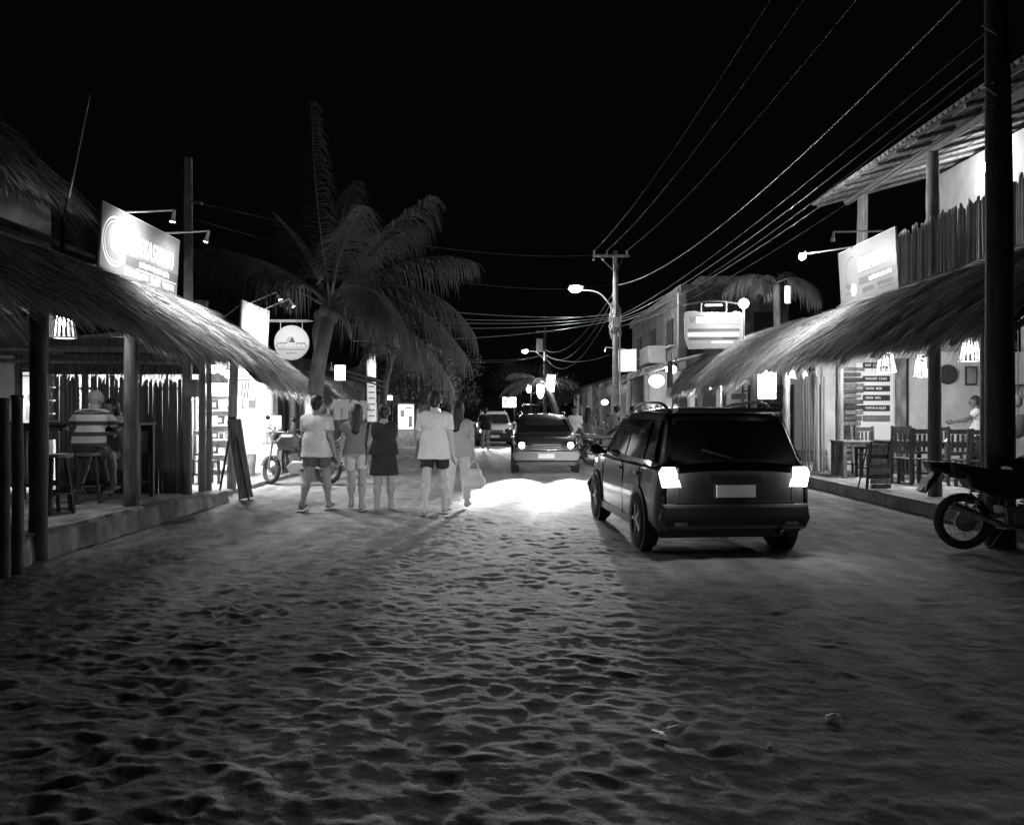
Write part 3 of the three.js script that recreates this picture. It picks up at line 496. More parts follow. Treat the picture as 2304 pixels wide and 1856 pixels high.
for (const [u, d, turn, l, o] of [
  [2020, 15.4, Math.PI, 'slatted chair back towards the street, left of the thick post', {}], [2060, 15.0, Math.PI + 0.1, 'slatted chair touching the thick post, seen from behind', {}],
  [2150, 14.8, Math.PI - 0.1, 'slatted chair just right of the thick post', {}], [2190, 14.4, Math.PI, 'slatted chair in front of the waiter near the pole', {}],
  [1930, 17.6, Math.PI / 2, 'slatted chair turned sideways under the menu panel', { m: M.furniturePale }], [1960, 16.6, 0.2, 'slatted chair behind the striped plank board', {}], [2130, 16.6, 0.1, 'slatted chair at the far side of the right table', {}], [2040, 17.4, 0, 'slatted chair against the white wall below the narrow lamp', {}]])
  chair('slatted_chair', l, V(ux(u, d), 0.21, -d), turn, { bh: 1.05, ...o });
table('dining_table', 'wooden dining table left of the thick restaurant post', V(ux(2035, 16.1), 0.21, -16.1), 0, 1.0, 0.7, 0.78, { group: 'restaurant tables' });
table('dining_table', 'wooden dining table right of the thick restaurant post', V(ux(2165, 15.6), 0.21, -15.6), 0, 1.0, 0.7, 0.78, { group: 'restaurant tables' });
table('dining_table', 'wooden dining table beside the striped plank board', V(ux(1925, 16.6), 0.21, -16.7), 0, 0.7, 0.7, 0.76, { group: 'restaurant tables', m: M.furniturePale });
{
  const nf = thing('folded_napkin', 'pale folded napkin cone standing on the right dining table', 'napkin', V(ux(2143, 15.5), 0.99, -15.5)); obj('fold', extr([[-0.14, 0], [0.1, 0], [0.06, 0.24]], 0.05), M.paper, nf);
  const sb = thing('plank_board', 'striped plank sandwich board before the restaurant tables', 'board', V(ux(1985, 13.9), 0.21, -13.9), 0.25);
  for (let k = 0; k < 9; k++) obj('board_plank', box(0.4, 0.08, 0.02, 0, 0.06 + k * 0.086, -0.02 - k * 0.012, 0.14), [M.plank, M.furniturePale, M.furniture, M.postPale][k * 7 % 4], sb);
  obj('board_frame', [box(0.035, 0.86, 0.03, -0.19, 0.42, -0.09, 0.14), box(0.035, 0.86, 0.03, 0.19, 0.42, -0.09, 0.14)], M.furniture, sb); obj('prop', [rod(V(-0.17, 0.8, -0.14), V(-0.17, 0, -0.4), 0.014), rod(V(0.17, 0.8, -0.14), V(0.17, 0, -0.4), 0.014)], M.furniture, sb);
}
// ================================================================ the balcony house above it
{
  const h = thing('balcony_house', 'upper balcony house with stick railing above the near restaurant', 'house');
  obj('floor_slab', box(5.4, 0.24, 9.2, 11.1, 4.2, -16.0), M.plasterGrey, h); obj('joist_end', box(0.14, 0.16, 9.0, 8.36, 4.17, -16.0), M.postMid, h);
  obj('wall', box(0.16, 3.2, 8.6, 10.7, 5.85, -15.7), M.plaster, h); obj('end_wall', box(3.0, 3.2, 0.16, 12.2, 5.85, -19.95), M.plaster, h);
  obj('window', box(0.06, 1.25, 0.95, 10.6, 5.15, -19.1), M.board, h); obj('window_frame', [box(0.09, 1.4, 0.06, 10.59, 5.15, -18.58), box(0.09, 0.06, 1.1, 10.59, 5.82, -19.1)], M.postPale, h); obj('door', box(0.06, 2.0, 0.85, 10.6, 5.3, -17.4), M.furniture, h); obj('door_frame', [box(0.1, 2.1, 0.07, 10.59, 5.35, -16.93), box(0.1, 2.1, 0.07, 10.59, 5.35, -17.87), box(0.1, 0.07, 1.0, 10.59, 6.38, -17.4)], M.postPale, h);
  for (const z of [-12.1, -16.25, -19.5]) post(h, 'post', 8.52, z, 4.2, 6.95, 0.125, M.postPale);
  obj('beam', trunk([V(8.52, 6.92, -11.2), V(8.5, 6.9, -16), V(8.52, 6.9, -20.4)], [0.1, 0.1, 0.09], 16, 10, 0.1), M.postMid, h);
  M.railing = wood(0.66, 0.6); let z = -11.8; while (z > -18.2) { const r = rr(0.028, 0.042); stickAt(h, 'railing_stick', rnd() < 0.3 ? M.bambooPale : M.railing, 8.42 + rr(-0.015, 0.015), 4.28, z, r, rr(1.02, 1.2) + 0.35 * (z > -12.8 ? rnd() : 0), rr(-0.02, 0.02)); z -= r * 2 + rr(0.006, 0.045); }
  obj('railing_bar', rod(V(8.5, 4.55, -11.6), V(8.5, 4.55, -18.3), 0.035), M.bambooDark, h); obj('railing_bar', rod(V(8.5, 5.15, -11.6), V(8.5, 5.15, -18.3), 0.03), M.bambooDark, h);
  // tiled roof: rafters, laths and the row of tile ends along the eave
  const ry = x => 6.78 + (x - 7.62) * 0.27; obj('roof_deck', extr([[7.66, ry(7.66)], [13.5, ry(13.5)], [13.5, ry(13.5) + 0.05], [7.66, ry(7.66) + 0.05]], 9.6, 0, 0, 0, -15.6), M.plank, h);
  for (let k = 0; k < 12; k++) obj('rafter', rod(V(7.7, ry(7.7) - 0.05, -11.2 - k * 0.82), V(12.8, ry(12.8) - 0.05, -11.2 - k * 0.82), 0.045, 0.045, 7), k % 3 ? M.postMid : M.postPale, h);
  for (let k = 0; k < 5; k++) obj('lath', rod(V(7.85 + k * 0.55, ry(7.85 + k * 0.55) - 0.012, -10.9), V(7.85 + k * 0.55, ry(7.85 + k * 0.55) - 0.012, -20.3), 0.02, 0.02, 5), M.bamboo, h);
  const tile = clean(move(new THREE.CylinderGeometry(0.085, 0.075, 0.6, 10, 1, false, 0, Math.PI), 0, 0, 0, 0, 0, -Math.PI / 2)); tile.scale(1, 1, 1);
  for (let k = 0; k < 52; k++) piece('roof_tile', tile, k % 4 ? M.plasterGrey : M.postMid, h, 7.86, ry(7.86) + 0.07, -10.95 - k * 0.182, 0, Math.PI / 2 * 0, Math.atan(0.27));
  const bl = thing('balcony_bulb', 'bright bulb high on the balcony house wall', 'lamp', V(10.42, 7.05 - 0.12, -17.6)); obj('bulb', ball(0.12, 0, 0, 0, 1, 1, 1, 16), glow(30), bl); obj('bracket', rod(V(0, 0.06, 0), V(0.2, 0.12, 0), 0.02), M.metalDark, bl); point(V(10.42, 6.93, -17.6), 9, 0.12);
}
// ================================================================ right side: the second restaurant
{
  const r = thing('thatched_restaurant', 'second thatched restaurant on the right with white menu wall', 'restaurant');
  thatch(r, { a: V(7.9, 3.95, -21.0), b: V(7.7, 3.85, -29.4), out: V(-1, 0, 0), w: 1.8, h: 1.5, hip: 0.5, n: 22000, len: 0.55, wid: 0.013 });
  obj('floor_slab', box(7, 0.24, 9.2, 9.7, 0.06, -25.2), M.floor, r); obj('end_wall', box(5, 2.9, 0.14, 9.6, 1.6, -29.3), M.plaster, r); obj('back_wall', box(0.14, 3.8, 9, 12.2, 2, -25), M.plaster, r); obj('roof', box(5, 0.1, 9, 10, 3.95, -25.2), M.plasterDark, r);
  for (const z of [-22.6, -25.8, -29.0]) post(r, 'post', 6.8, z, 0.1, 2.9, 0.1, M.postMid); obj('eave_beam', rod(V(6.85, 2.85, -21), V(6.8, 2.8, -29.4), 0.06), M.postDark, r);
  obj('menu_wall', box(0.62, 1.9, 0.08, ux(1658, 23.6) + 0.06, 1.55, -23.8), M.white, r);
  for (let k = 0; k < 6; k++) obj('menu_row', box(0.44, 0.16, 0.02, ux(1662, 23.6) + 0.06, 2.02 - k * 0.27, -23.75), M.plasterGrey, r);
  obj('doorway', box(0.55, 2.2, 0.1, ux(1612, 28), 1.3, -29.18), M.board, r); obj('curtain', box(0.16, 2.0, 0.05, ux(1575, 28), 1.4, -29.15), M.white, r); obj('curtain', box(0.2, 2.1, 0.05, ux(1520, 28), 1.4, -29.15), M.white, r);
  const blind = thing('bamboo_blind', 'pale slatted blind hanging behind the round bulb', 'blind', V(ux(1729, 21.6), 0, -21.7)); for (let k = 0; k < 26; k++) obj('blind_slat', box(0.5, 0.022, 0.006, 0.004 * Math.sin(k), 1.92 + k * 0.027, 0), M.white, blind); obj('head_rail', rod(V(-0.27, 2.63, 0), V(0.27, 2.63, 0), 0.016), M.bambooPale, blind);
  const shelf = thing('bottle_shelf', 'dark open shelf with bottles in the second restaurant', 'shelf', V(ux(1735, 23.5), 0.18, -23.9)); for (const s of [-1, 0, 1]) obj('upright', box(0.05, 2.2, 0.3, s * 0.75, 1.1, 0), M.board, shelf); for (let k = 0; k < 6; k++) obj('shelf_board', box(1.55, 0.04, 0.3, 0, 0.2 + k * 0.36, 0), M.furniture, shelf); obj('back_panel', box(1.55, 2.2, 0.02, 0, 1.1, -0.16), M.board, shelf);
  const bg = clean(new THREE.LatheGeometry([[0, 0], [0.035, 0], [0.035, 0.15], [0.013, 0.19], [0.013, 0.25], [0, 0.25]].map(p => new THREE.Vector2(...p)), 10));
  for (let k = 1; k < 5; k++) for (let i = 0; i < 9; i++) { const o = piece('bottle', bg, [M.glassDark, M.plasterGrey, M.furniturePale][rnd() * 3 | 0], scene, ux(1735, 23.5) - 0.64 + i * 0.16, 0.402 + k * 0.36, -23.85); tag(o, `bottle on the dark shelf, ${['left end', 'second', 'third', 'fourth', 'fifth', 'sixth', 'seventh', 'eighth', 'right end'][i]} of the ${['', 'lowest', 'second', 'third', 'top'][k]} row`, 'bottle', 'bottles in the second restaurant'); }
}
bareBulb(at(1730, 840, 21.4), 0.1, 'large round bulb glowing in front of the slatted blind', 13, 40, 0.3);
bareBulb(at(1600, 872, 26), 0.05, 'small bare bulb inside the second restaurant', 14, 40, 0.5);
// ================================================================ right side: further shops
{
  const r = thing('tiled_shop', 'long tiled shop with two bright lamps beyond the second restaurant', 'shop'), X = 6.3;
  obj('roof_deck', patch((u, v) => V(lerp(X - 0.1, X + 4, v), 3.55 + 0.9 * v + 0.03 * fbm(u * 20, v * 4, 2, 2), lerp(-30, -58, u)), 60, 8), M.plasterGrey, r);
  for (let k = 0; k < 3; k++) obj('roof_edge', trunk([V(X - 0.12 - 0.1 * k, 3.56 - 0.12 * k, -30.2), V(X - 0.15 - 0.08 * k, 3.55 - 0.14 * k, -42), V(X - 0.1, 3.5 - 0.1 * k, -57)], [0.05, 0.05, 0.05], 30, 6, 0.3), [M.postPale, M.strawDark, M.postMid][k], r);
  fringe(r, V(X - 0.1, 3.45, -42), V(X - 0.1, 3.45, -57), 0.8, 2600, M.straw, 0.03);
  obj('floor_slab', box(6, 0.2, 28, X + 2.9, 0.05, -44), M.floor, r); obj('back_wall', box(0.15, 3.6, 28, X + 3.4, 1.8, -44), M.plaster, r); for (const z of [-37, -44, -51, -57.5]) obj('party_wall', box(3.4, 3.4, 0.15, X + 1.7, 1.75, z), M.plaster, r);
  for (const z of [-30.5, -35.8, -41, -46.5, -52]) post(r, 'post', X - 0.3, z, 0, 3.5, 0.12, M.postMid);
  obj('door', box(0.9, 2.2, 0.06, X + 1.3, 1.2, -36.88), M.board, r); obj('window', box(0.8, 1.1, 0.06, X + 2.5, 1.7, -36.88), M.glassDark, r); obj('door', box(0.9, 2.2, 0.06, X + 1.3, 1.2, -43.88), M.furniture, r); obj('counter', box(0.6, 0.95, 3.4, X + 0.6, 0.6, -33.4), M.plank, r);
  for (const [u, v, d, rad, pw, l] of [[1478, 857, 33.5, 0.26, 24, 'biggest white globe lamp beyond the second restaurant'], [1511, 831, 31.2, 0.17, 14, 'white globe lamp above and right of the biggest one'], [1361, 905, 46, 0.16, 14, 'round lamp glowing behind the people by the motorbikes']]) {
    const t = thing('globe_lamp', l, 'lamp', at(u, v, d)); obj('lamp_globe', ball(rad, 0, 0, 0, 1.25, 1, 1, 20), glow(6), t); obj('hanger', rod(V(0, rad, 0), V(0, rad + 0.5, 0), 0.015), M.metalDark, t);
    const c = at(u, v, d); point(c.clone().add(V(-rad * 1.3 - 0.03, -0.05, 0.1)), pw * 0.4, 0.12); point(c.clone().add(V(0, -rad - 0.04, 0)), pw * 0.6, 0.12);
  }
  const sr = thing('clothes_rail', 'rail of dark and pale clothes below the biggest globe lamp', 'clothes rail', V(ux(1492, 35), 0.15, -35)); obj('rail', rod(V(-0.9, 1.75, 0), V(0.7, 1.75, 0), 0.02), M.metalGrey, sr); obj('stand', [rod(V(-0.9, 0, 0), V(-0.9, 1.75, 0), 0.02), rod(V(0.7, 0, 0), V(0.7, 1.75, 0), 0.02)], M.metalGrey, sr); for (let k = 0; k < 9; k++) obj('garment', extr([[-0.2, -0.9], [0.2, -0.9], [0.16, -0.1], [0.03, 0], [-0.03, 0], [-0.16, -0.1]], 0.07, 0.015, -0.75 + k * 0.165, 1.72, 0, 0, 0.8), [M.board, M.white, M.plasterGrey][k * 5 % 3], sr);
  // grey two-storey house behind
  const h = thing('two_storey_house', 'grey two storey house with dark windows behind the tiled shop', 'house');
  obj('wall', box(5, 7.2, 16, 10.6, 3.6, -46), M.plasterGrey, h); obj('parapet', box(5.3, 0.4, 16.3, 10.6, 7.4, -46), M.plasterGrey, h); obj('roof_room', box(2.6, 1.3, 6, 11.4, 8.2, -46), M.plasterGrey, h);
  for (const [z, y] of [[-41, 5.6], [-46, 5.6], [-51, 5.6]]) { obj('window', box(0.08, 1.3, 1.5, 8.07, y, z), M.board, h); obj('window_sill', box(0.2, 0.08, 1.7, 8.02, y - 0.7, z), M.plaster, h); }
  obj('window', box(1.3, 1.3, 0.08, 9.9, 5.7, -37.96), M.board, h); obj('window_sill', box(1.5, 0.08, 0.2, 9.9, 5.0, -37.9), M.plaster, h); obj('window', box(1.1, 1.2, 0.08, 12.0, 5.7, -37.96), M.board, h); obj('corner_pier', box(0.35, 7.2, 0.35, 8.0, 3.6, -37.9), M.plaster, h); obj('balcony', box(0.9, 0.9, 3.0, 7.6, 4.6, -43.5), M.plaster, h);
}
// ================================================================ signs
const ring = (x, X, Y, r, lw, c) => { x.strokeStyle = c; x.lineWidth = lw; x.beginPath(); x.arc(X, Y, r, 0, 7); x.stroke(); };
const scrawl = (x, X, Y, w, h) => { for (let q = 0; q < w - 3;) { const k = 2 + rnd() * 5; x.fillRect(X + q, Y - h * (0.75 + 0.25 * rnd()), k, h * (0.7 + 0.3 * rnd())); q += k + 1.5; } };   // lettering too small to read
function board(name, label, c, turn, lean, w, h, draw, px = 512) {             // a printed panel; c is the middle of its lower edge
  const t = thing(name, label, 'sign', c, turn); 
  const [g, m] = face(w - 0.02, h - 0.02, print(px, Math.round(px * h / w), draw), 0.55);
  obj('panel', move(box(w, h, 0.035, 0, h / 2, 0), 0, 0, 0, lean), M.metalWhite, t); obj('print', move(g.translate(0, h / 2, 0.021), 0, 0, 0, lean), m, t);
  obj('back_rail', [move(box(w * 0.96, 0.04, 0.03, 0, h * 0.2, -0.034), 0, 0, 0, lean), move(box(w * 0.96, 0.04, 0.03, 0, h * 0.8, -0.034), 0, 0, 0, lean)], M.metalDark, t);
  obj('leg', [rod(V(-w * 0.35, h * 0.3, -0.06), V(-w * 0.35, -0.5, -0.08), 0.025), rod(V(w * 0.35, h * 0.3, -0.06), V(w * 0.35, -0.5, -0.08), 0.025)], M.metalDark, t);
  t.updateMatrixWorld(true); return t;
}
{
  const t = board('roof_sign', 'big slanted sign with a ring emblem on the near left thatch', V(-6.22, 3.68, -13.45), Math.PI / 2, 0.06, 2.78, 1.05, (x, w, h) => {
    x.fillStyle = g8(0.46); x.fillRect(0, 0, w, h); for (let k = 0; k < 60; k++) { x.fillStyle = `rgba(${rnd() < 0.5 ? '90,90,90' : '225,225,225'},0.05)`; x.beginPath(); x.arc(rnd() * w, rnd() * h, 10 + rnd() * 50, 0, 7); x.fill(); }
    ring(x, w * 0.145, h * 0.5, h * 0.36, 5, g8(0.98)); ring(x, w * 0.145, h * 0.5, h * 0.3, 3, g8(0.95)); x.fillStyle = g8(0.52); x.beginPath(); x.arc(w * 0.145, h * 0.45, h * 0.22, 0, 7); x.fill();
    x.fillStyle = g8(0.99); x.font = `bold ${h * 0.42 | 0}px sans-serif`; x.save(); x.translate(w * 0.28, h * 0.57); x.scale(0.56, 1); x.fillText('MIVEKASUAMO', 0, 0); x.restore();
    x.fillStyle = g8(0.36); x.fillRect(w * 0.28, h * 0.62, w * 0.72, h * 0.16); x.fillStyle = g8(0.95); scrawl(x, w * 0.45, h * 0.735, w * 0.42, h * 0.1); x.fillRect(w * 0.42, h * 0.775, w * 0.56, 4);
    scrawl(x, w * 0.28, h * 0.92, w * 0.3, h * 0.11); scrawl(x, w * 0.61, h * 0.94, w * 0.13, h * 0.14); scrawl(x, w * 0.78, h * 0.93, w * 0.17, h * 0.12);
  });
  signLamp(t, 1, V(-6.16, 4.73, -12.75), V(-5.36, 4.76, -12.75), V(-5.38, 4.64, -12.75), V(-6.2, 4.1, -13.0), 22, 1.1);
  signLamp(t, 1, V(-6.16, 4.73, -14.25), V(-5.36, 4.76, -14.2), V(-5.4, 4.63, -14.2), V(-6.2, 3.8, -14.5), 9, 1.2);
  spot(V(-5.41, 4.52, -14.2), V(-4.7, 2.5, -14.3), 34, 0.95, 0.6, 0.03); spot(V(-5.39, 4.54, -12.75), V(-4.6, 2.5, -12.1), 40, 0.8, 0.7, 0.03);   // the open lower sides of the same two lamps
}
{
  const t = board('roof_sign', 'plain bright square sign on the second thatch beside the round sign', V(-6.3, 3.16, -19.6), Math.PI / 2, 0.05, 2.1, 1.0, (x, w, h) => {
    x.fillStyle = g8(0.93); x.fillRect(0, 0, w, h); for (let k = 0; k < 30; k++) { x.fillStyle = `rgba(150,150,150,0.09)`; x.beginPath(); x.ellipse(rnd() * w, rnd() * h, 8 + rnd() * 30, 20 + rnd() * 60, 0, 0, 7); x.fill(); }
    x.fillStyle = g8(0.7); for (let k = 0; k < 7; k++) x.fillRect(w * 0.9, h * (0.2 + k * 0.1), 14, 9);
  });
  signLamp(t, 1, V(-6.24, 4.16, -19.15), V(-5.62, 4.42, -19.15), V(-5.56, 4.3, -19.15), V(-6.05, 3.2, -19.3), 9, 1.4); signLamp(t, 1, V(-6.24, 4.16, -20.25), V(-5.62, 4.42, -20.25), V(-5.54, 4.28, -20.25), V(-6.05, 3.2, -20.4), 8, 1.4);
}
{
  const d = 21.3, t = thing('round_sign', 'round white hanging sign with a small hill emblem', 'sign', at(656, 771, d));
  obj('disc', new THREE.CylinderGeometry(0.46, 0.46, 0.07, 48).rotateX(Math.PI / 2), M.metalWhite, t);
  const tx = print(512, 512, (x, w) => {
    x.fillStyle = g8(0.86); x.fillRect(0, 0, w, w); x.fillStyle = g8(0.74); x.fillRect(0, w * 0.55, w, w * 0.45);
    x.strokeStyle = g8(0.4); x.lineWidth = 6; for (const r of [0.16, 0.13, 0.1]) { x.beginPath(); x.arc(w * 0.5, w * 0.5, w * r, Math.PI, Math.PI * 1.6); x.stroke(); } x.fillStyle = g8(0.36); x.beginPath(); x.moveTo(w * 0.42, w * 0.5); x.quadraticCurveTo(w * 0.5, w * 0.36, w * 0.54, w * 0.33); x.lineTo(w * 0.61, w * 0.5); x.fill();
    x.textAlign = 'center'; x.fillStyle = g8(0.36); scrawl(x, w * 0.09, w * 0.545, w * 0.28, 26); scrawl(x, w * 0.62, w * 0.545, w * 0.29, 26); x.fillStyle = g8(1); x.strokeStyle = g8(0.4); x.lineWidth = 7; x.font = 'bold 66px sans-serif'; x.strokeText('REINOGERIA', w / 2, w * 0.63, w * 0.84); x.fillText('REINOGERIA', w / 2, w * 0.63, w * 0.84);
    x.fillStyle = g8(0.5); x.fillRect(w * 0.1, w * 0.69, w * 0.8, 14); scrawl(x, w * 0.34, w * 0.83, w * 0.3, 22);
  });
  const g = new THREE.CircleGeometry(0.45, 48); g.userData.keepUV = true; obj('lit_sign_face', g.translate(0, 0, 0.038), new THREE.MeshStandardMaterial({ map: tx, roughness: 0.6, emissive: 0xffffff, emissiveMap: tx, emissiveIntensity: 0.22 }), t);
  obj('hook_bar', [rod(V(-0.3, 0.33, 0), V(-0.3, 0.58, 0), 0.012), rod(V(0.28, 0.35, 0), V(0.28, 0.58, 0), 0.012)], M.metalWhite, t); obj('support_beam', extr([[-0.75, -0.035], [0.42, -0.035], [0.6, -0.005], [0.42, 0.025], [-0.75, 0.035]], 0.06, 0, 0, 0.58, 0), M.metalWhite, t);
}
{
  const t = board('roof_sign', 'big bright sign with outlined letters on the right thatch', V(7.62, 3.93, -17.15), -Math.PI / 2, 0.06, 2.75, 1.28, (x, w, h) => {
    x.fillStyle = g8(0.4); x.fillRect(0, 0, w, h); for (let k = 0; k < 40; k++) { x.fillStyle = 'rgba(120,120,120,0.06)'; x.beginPath(); x.arc(rnd() * w, h * 0.7 + rnd() * h * 0.3, 8 + rnd() * 40, 0, 7); x.fill(); }
    x.strokeStyle = g8(0.25); x.lineWidth = 5; x.beginPath(); x.arc(w * 0.25, h * 0.42, h * 0.26, Math.PI * 0.75, Math.PI * 1.6); x.stroke(); x.fillStyle = g8(0.3); x.beginPath(); x.ellipse(w * 0.17, h * 0.66, w * 0.07, h * 0.05, 0.3, 0, 7); x.fill(); x.fillStyle = g8(0.97); x.beginPath(); x.arc(w * 0.26, h * 0.74, h * 0.11, 0, 7); x.fill(); x.fillStyle = g8(0.34); x.beginPath(); x.ellipse(w * 0.15, h * 0.78, w * 0.06, h * 0.03, 0, 0, 7); x.fill();
    x.save(); x.translate(w * 0.36, h * 0.48); x.scale(0.62, 1); x.font = `bold ${h * 0.36 | 0}px sans-serif`; x.strokeStyle = g8(0.16); x.lineWidth = 9; x.strokeText('HIMAINOS', 0, 0); x.fillStyle = g8(0.97); x.fillText('HIMAINOS', 0, 0); x.restore();
    x.fillStyle = g8(0.28); x.fillRect(w * 0.36, h * 0.57, w * 0.63, h * 0.13); x.fillStyle = g8(0.7); scrawl(x, w * 0.54, h * 0.68, w * 0.38, h * 0.09); x.fillStyle = g8(0.2); scrawl(x, w * 0.42, h * 0.84, w * 0.2, h * 0.09); scrawl(x, w * 0.68, h * 0.82, w * 0.26, h * 0.08); x.fillRect(w * 0.7, h * 0.85, w * 0.25, 4);
  });
  const lit = at(1806, 577, 17.6);
  signLamp(t, 1, V(7.56, 5.2, -17.7), lit.clone().add(V(0.05, 0.06, 0)), lit.clone().add(V(0.02, 0.03, 0)), V(7.6, 4.5, -17.2), 0); signLamp(t, 1, V(7.56, 5.24, -16.35), V(6.58, 5.24, -16.4), V(6.56, 5.12, -16.4), V(7.6, 4.6, -16.4), 0);
  const bl = thing('sign_bulb', 'brightest bare bulb at the end of the right sign arm', 'lamp', lit); obj('bulb', ball(0.075, 0, 0, 0, 1, 1, 1, 16), glow(80), bl); obj('socket', rod(V(0.03, 0.05, 0), V(0.07, 0.12, 0), 0.03), M.metalDark, bl); point(lit, 45, 0.075);
}
{
  const d = 26, t = thing('hanging_sign', 'ragged edged bright sign under a curved white hood', 'sign', V(ux(1605, d), vy(785, d), -d), -0.08), w = 1.86, h = 1.2;
  const o = [[-0.42, 0], [0.45, 0.02], [0.5, 0.1], [0.5, 0.95], [0.44, 1], [0.36, 1.02], [0.34, 0.98], [-0.26, 0.99], [-0.28, 1.03], [-0.46, 1.01], [-0.5, 0.95], [-0.49, 0.3], [-0.45, 0.12]].map(([a, b]) => [a * w, b * h]);
  obj('panel', extr(o, 0.05), M.metalWhite, t);
  const tx = print(512, 330, (x, W, H) => { x.fillStyle = g8(0.6); x.fillRect(0, 0, W, H); for (let k = 0; k < 50; k++) { x.fillStyle = 'rgba(110,110,110,0.06)'; x.beginPath(); x.ellipse(rnd() * W, rnd() * H, 30, 12, 0, 0, 7); x.fill(); }
    x.fillStyle = g8(0.3); x.font = 'bold 60px serif'; x.fillText('D', 48, 92); x.strokeStyle = g8(0.3); x.lineWidth = 6; x.strokeRect(100, 40, 370, 68); x.fillStyle = g8(0.97); x.fillRect(103, 43, 364, 62); x.save(); x.translate(112, 98); x.scale(0.98, 1); x.font = 'bold 66px sans-serif'; x.strokeText('BL', 0, 0); x.strokeText('INEW', 190, 0); x.fillText('BL', 0, 0); x.fillText('INEW', 190, 0); x.restore(); x.fillStyle = g8(0.36); x.fillRect(36, 150, 450, 26); x.fillStyle = g8(0.97); x.fillRect(30, 186, 450, 34); x.fillStyle = g8(0.36); x.fillRect(40, 226, 440, 26); x.fillStyle = g8(0.24); x.fillRect(330, 226, 150, 20); x.fillStyle = g8(0.96); x.fillRect(240, 262, 190, 16); x.fillStyle = g8(0.66); x.fillRect(60, 268, 140, 8); });
  const g = new THREE.ShapeGeometry(new THREE.Shape(o.map(p => new THREE.Vector2(p[0] * 0.985, p[1] * 0.985 + 0.008)))), p = g.attributes.position, uv = g.attributes.uv; for (let i = 0; i < p.count; i++) uv.setXY(i, p.getX(i) / w + 0.5, p.getY(i) / h); g.userData.keepUV = true;
  obj('print', g.translate(0, 0, 0.029), new THREE.MeshStandardMaterial({ map: tx, roughness: 0.55 }), t);
  obj('hood', patch((u, v) => V((u - 0.5) * 1.95, h + 0.3 + 0.08 * Math.sin(u * Math.PI) * (1 - v) - 0.06 * v - 0.05 * (2 * u - 1) ** 2, -0.05 + 0.55 * v * Math.sin(Math.PI * clamp(u, 0.06, 0.94))), 30, 6), M.white, t); obj('bracket', [rod(V(-0.38, h - 0.02, 0), V(-0.38, h + 0.33, 0.05), 0.018), rod(V(0.42, h - 0.02, 0), V(0.42, h + 0.33, 0.05), 0.022)], M.metalWhite, t); obj('tube_lamp', rod(V(-0.3, h + 0.17, 0.33), V(0.22, h + 0.17, 0.33), 0.02), glow(20), t); obj('leg', rod(V(0.3, 0, -0.05), V(0.3, -0.8, -0.05), 0.03), M.metalDark, t);
  t.updateMatrixWorld(true); const q = t.localToWorld(V(-0.04, h + 0.13, 0.33)); spot(q, t.localToWorld(V(-0.04, 0.45, 0.02)), 2.2, 1.1, 0.9, 0.1);
  const pl = thing('pole_lamp', 'round street bulb on a thin white pole beside the hooded sign', 'lamp', V(ux(1674, 24.5), 0, -24.5)), y = vy(683, 24.5); obj('pole', rod(V(0, 2.9, 0), V(0, y - 0.1, 0), 0.034), M.metalWhite, pl); obj('bulb', ball(0.15, 0, y, 0, 1, 1, 1, 20), glow(26), pl); point(V(ux(1674, 24.5), y, -24.5), 16, 0.15);
}
{
  const d = 42, t = board('leaning_sign', 'plain white sign turned to the street beside the utility pole', V(ux(1410, d), vy(836, d), -d), -0.75, 0, 1.25, 1.15, (x, w, h) => { x.fillStyle = g8(0.92); x.fillRect(0, 0, w, h); x.fillStyle = g8(0.72); x.fillRect(w * 0.55, h * 0.6, 8, h * 0.4); x.fillStyle = 'rgba(120,120,120,0.2)'; x.fillRect(w * 0.2, h * 0.8, w * 0.6, h * 0.06); });
  const tip = at(1364, 781, d - 0.8); signLamp(t, 1, t.localToWorld(V(0, 1.16, 0.02)), tip, tip.clone().add(V(-0.05, -0.12, 0)), t.localToWorld(V(0, 0.6, 0)), 9, 1.1);
}
{
  const d = 35.5, t = thing('banner_board', 'tall narrow white board with banner in front of the small palm', 'sign', V(ux(835, d), 0, -d), 1.05); obj('sign_panel', extr([[-0.3, 3.15], [0.3, 3.1], [0.3, 4.15], [-0.3, 4.3]], 0.05), M.metalWhite, t); obj('banner_panel', extr([[-0.3, 1.15], [0.3, 1.15], [0.3, 2.9], [-0.3, 2.9]], 0.04), M.paper, t); obj('post', rod(V(-0.32, -0.1, -0.05), V(-0.32, 4.1, -0.05), 0.04), M.metalDark, t);
  for (let k = 0; k < 6; k++) obj('banner_line', box(0.4, 0.07, 0.01, 0, 2.7 - k * 0.26, 0.026), M.plasterGrey, t);
  t.updateMatrixWorld(true); const tip = at(874, 790, d - 0.4); signLamp(t, 1, t.localToWorld(V(0.3, 4.1, 0)), tip, tip.clone().add(V(0.07, -0.1, 0)), t.localToWorld(V(0, 3.2, 0.02)), 8, 1.1);
}
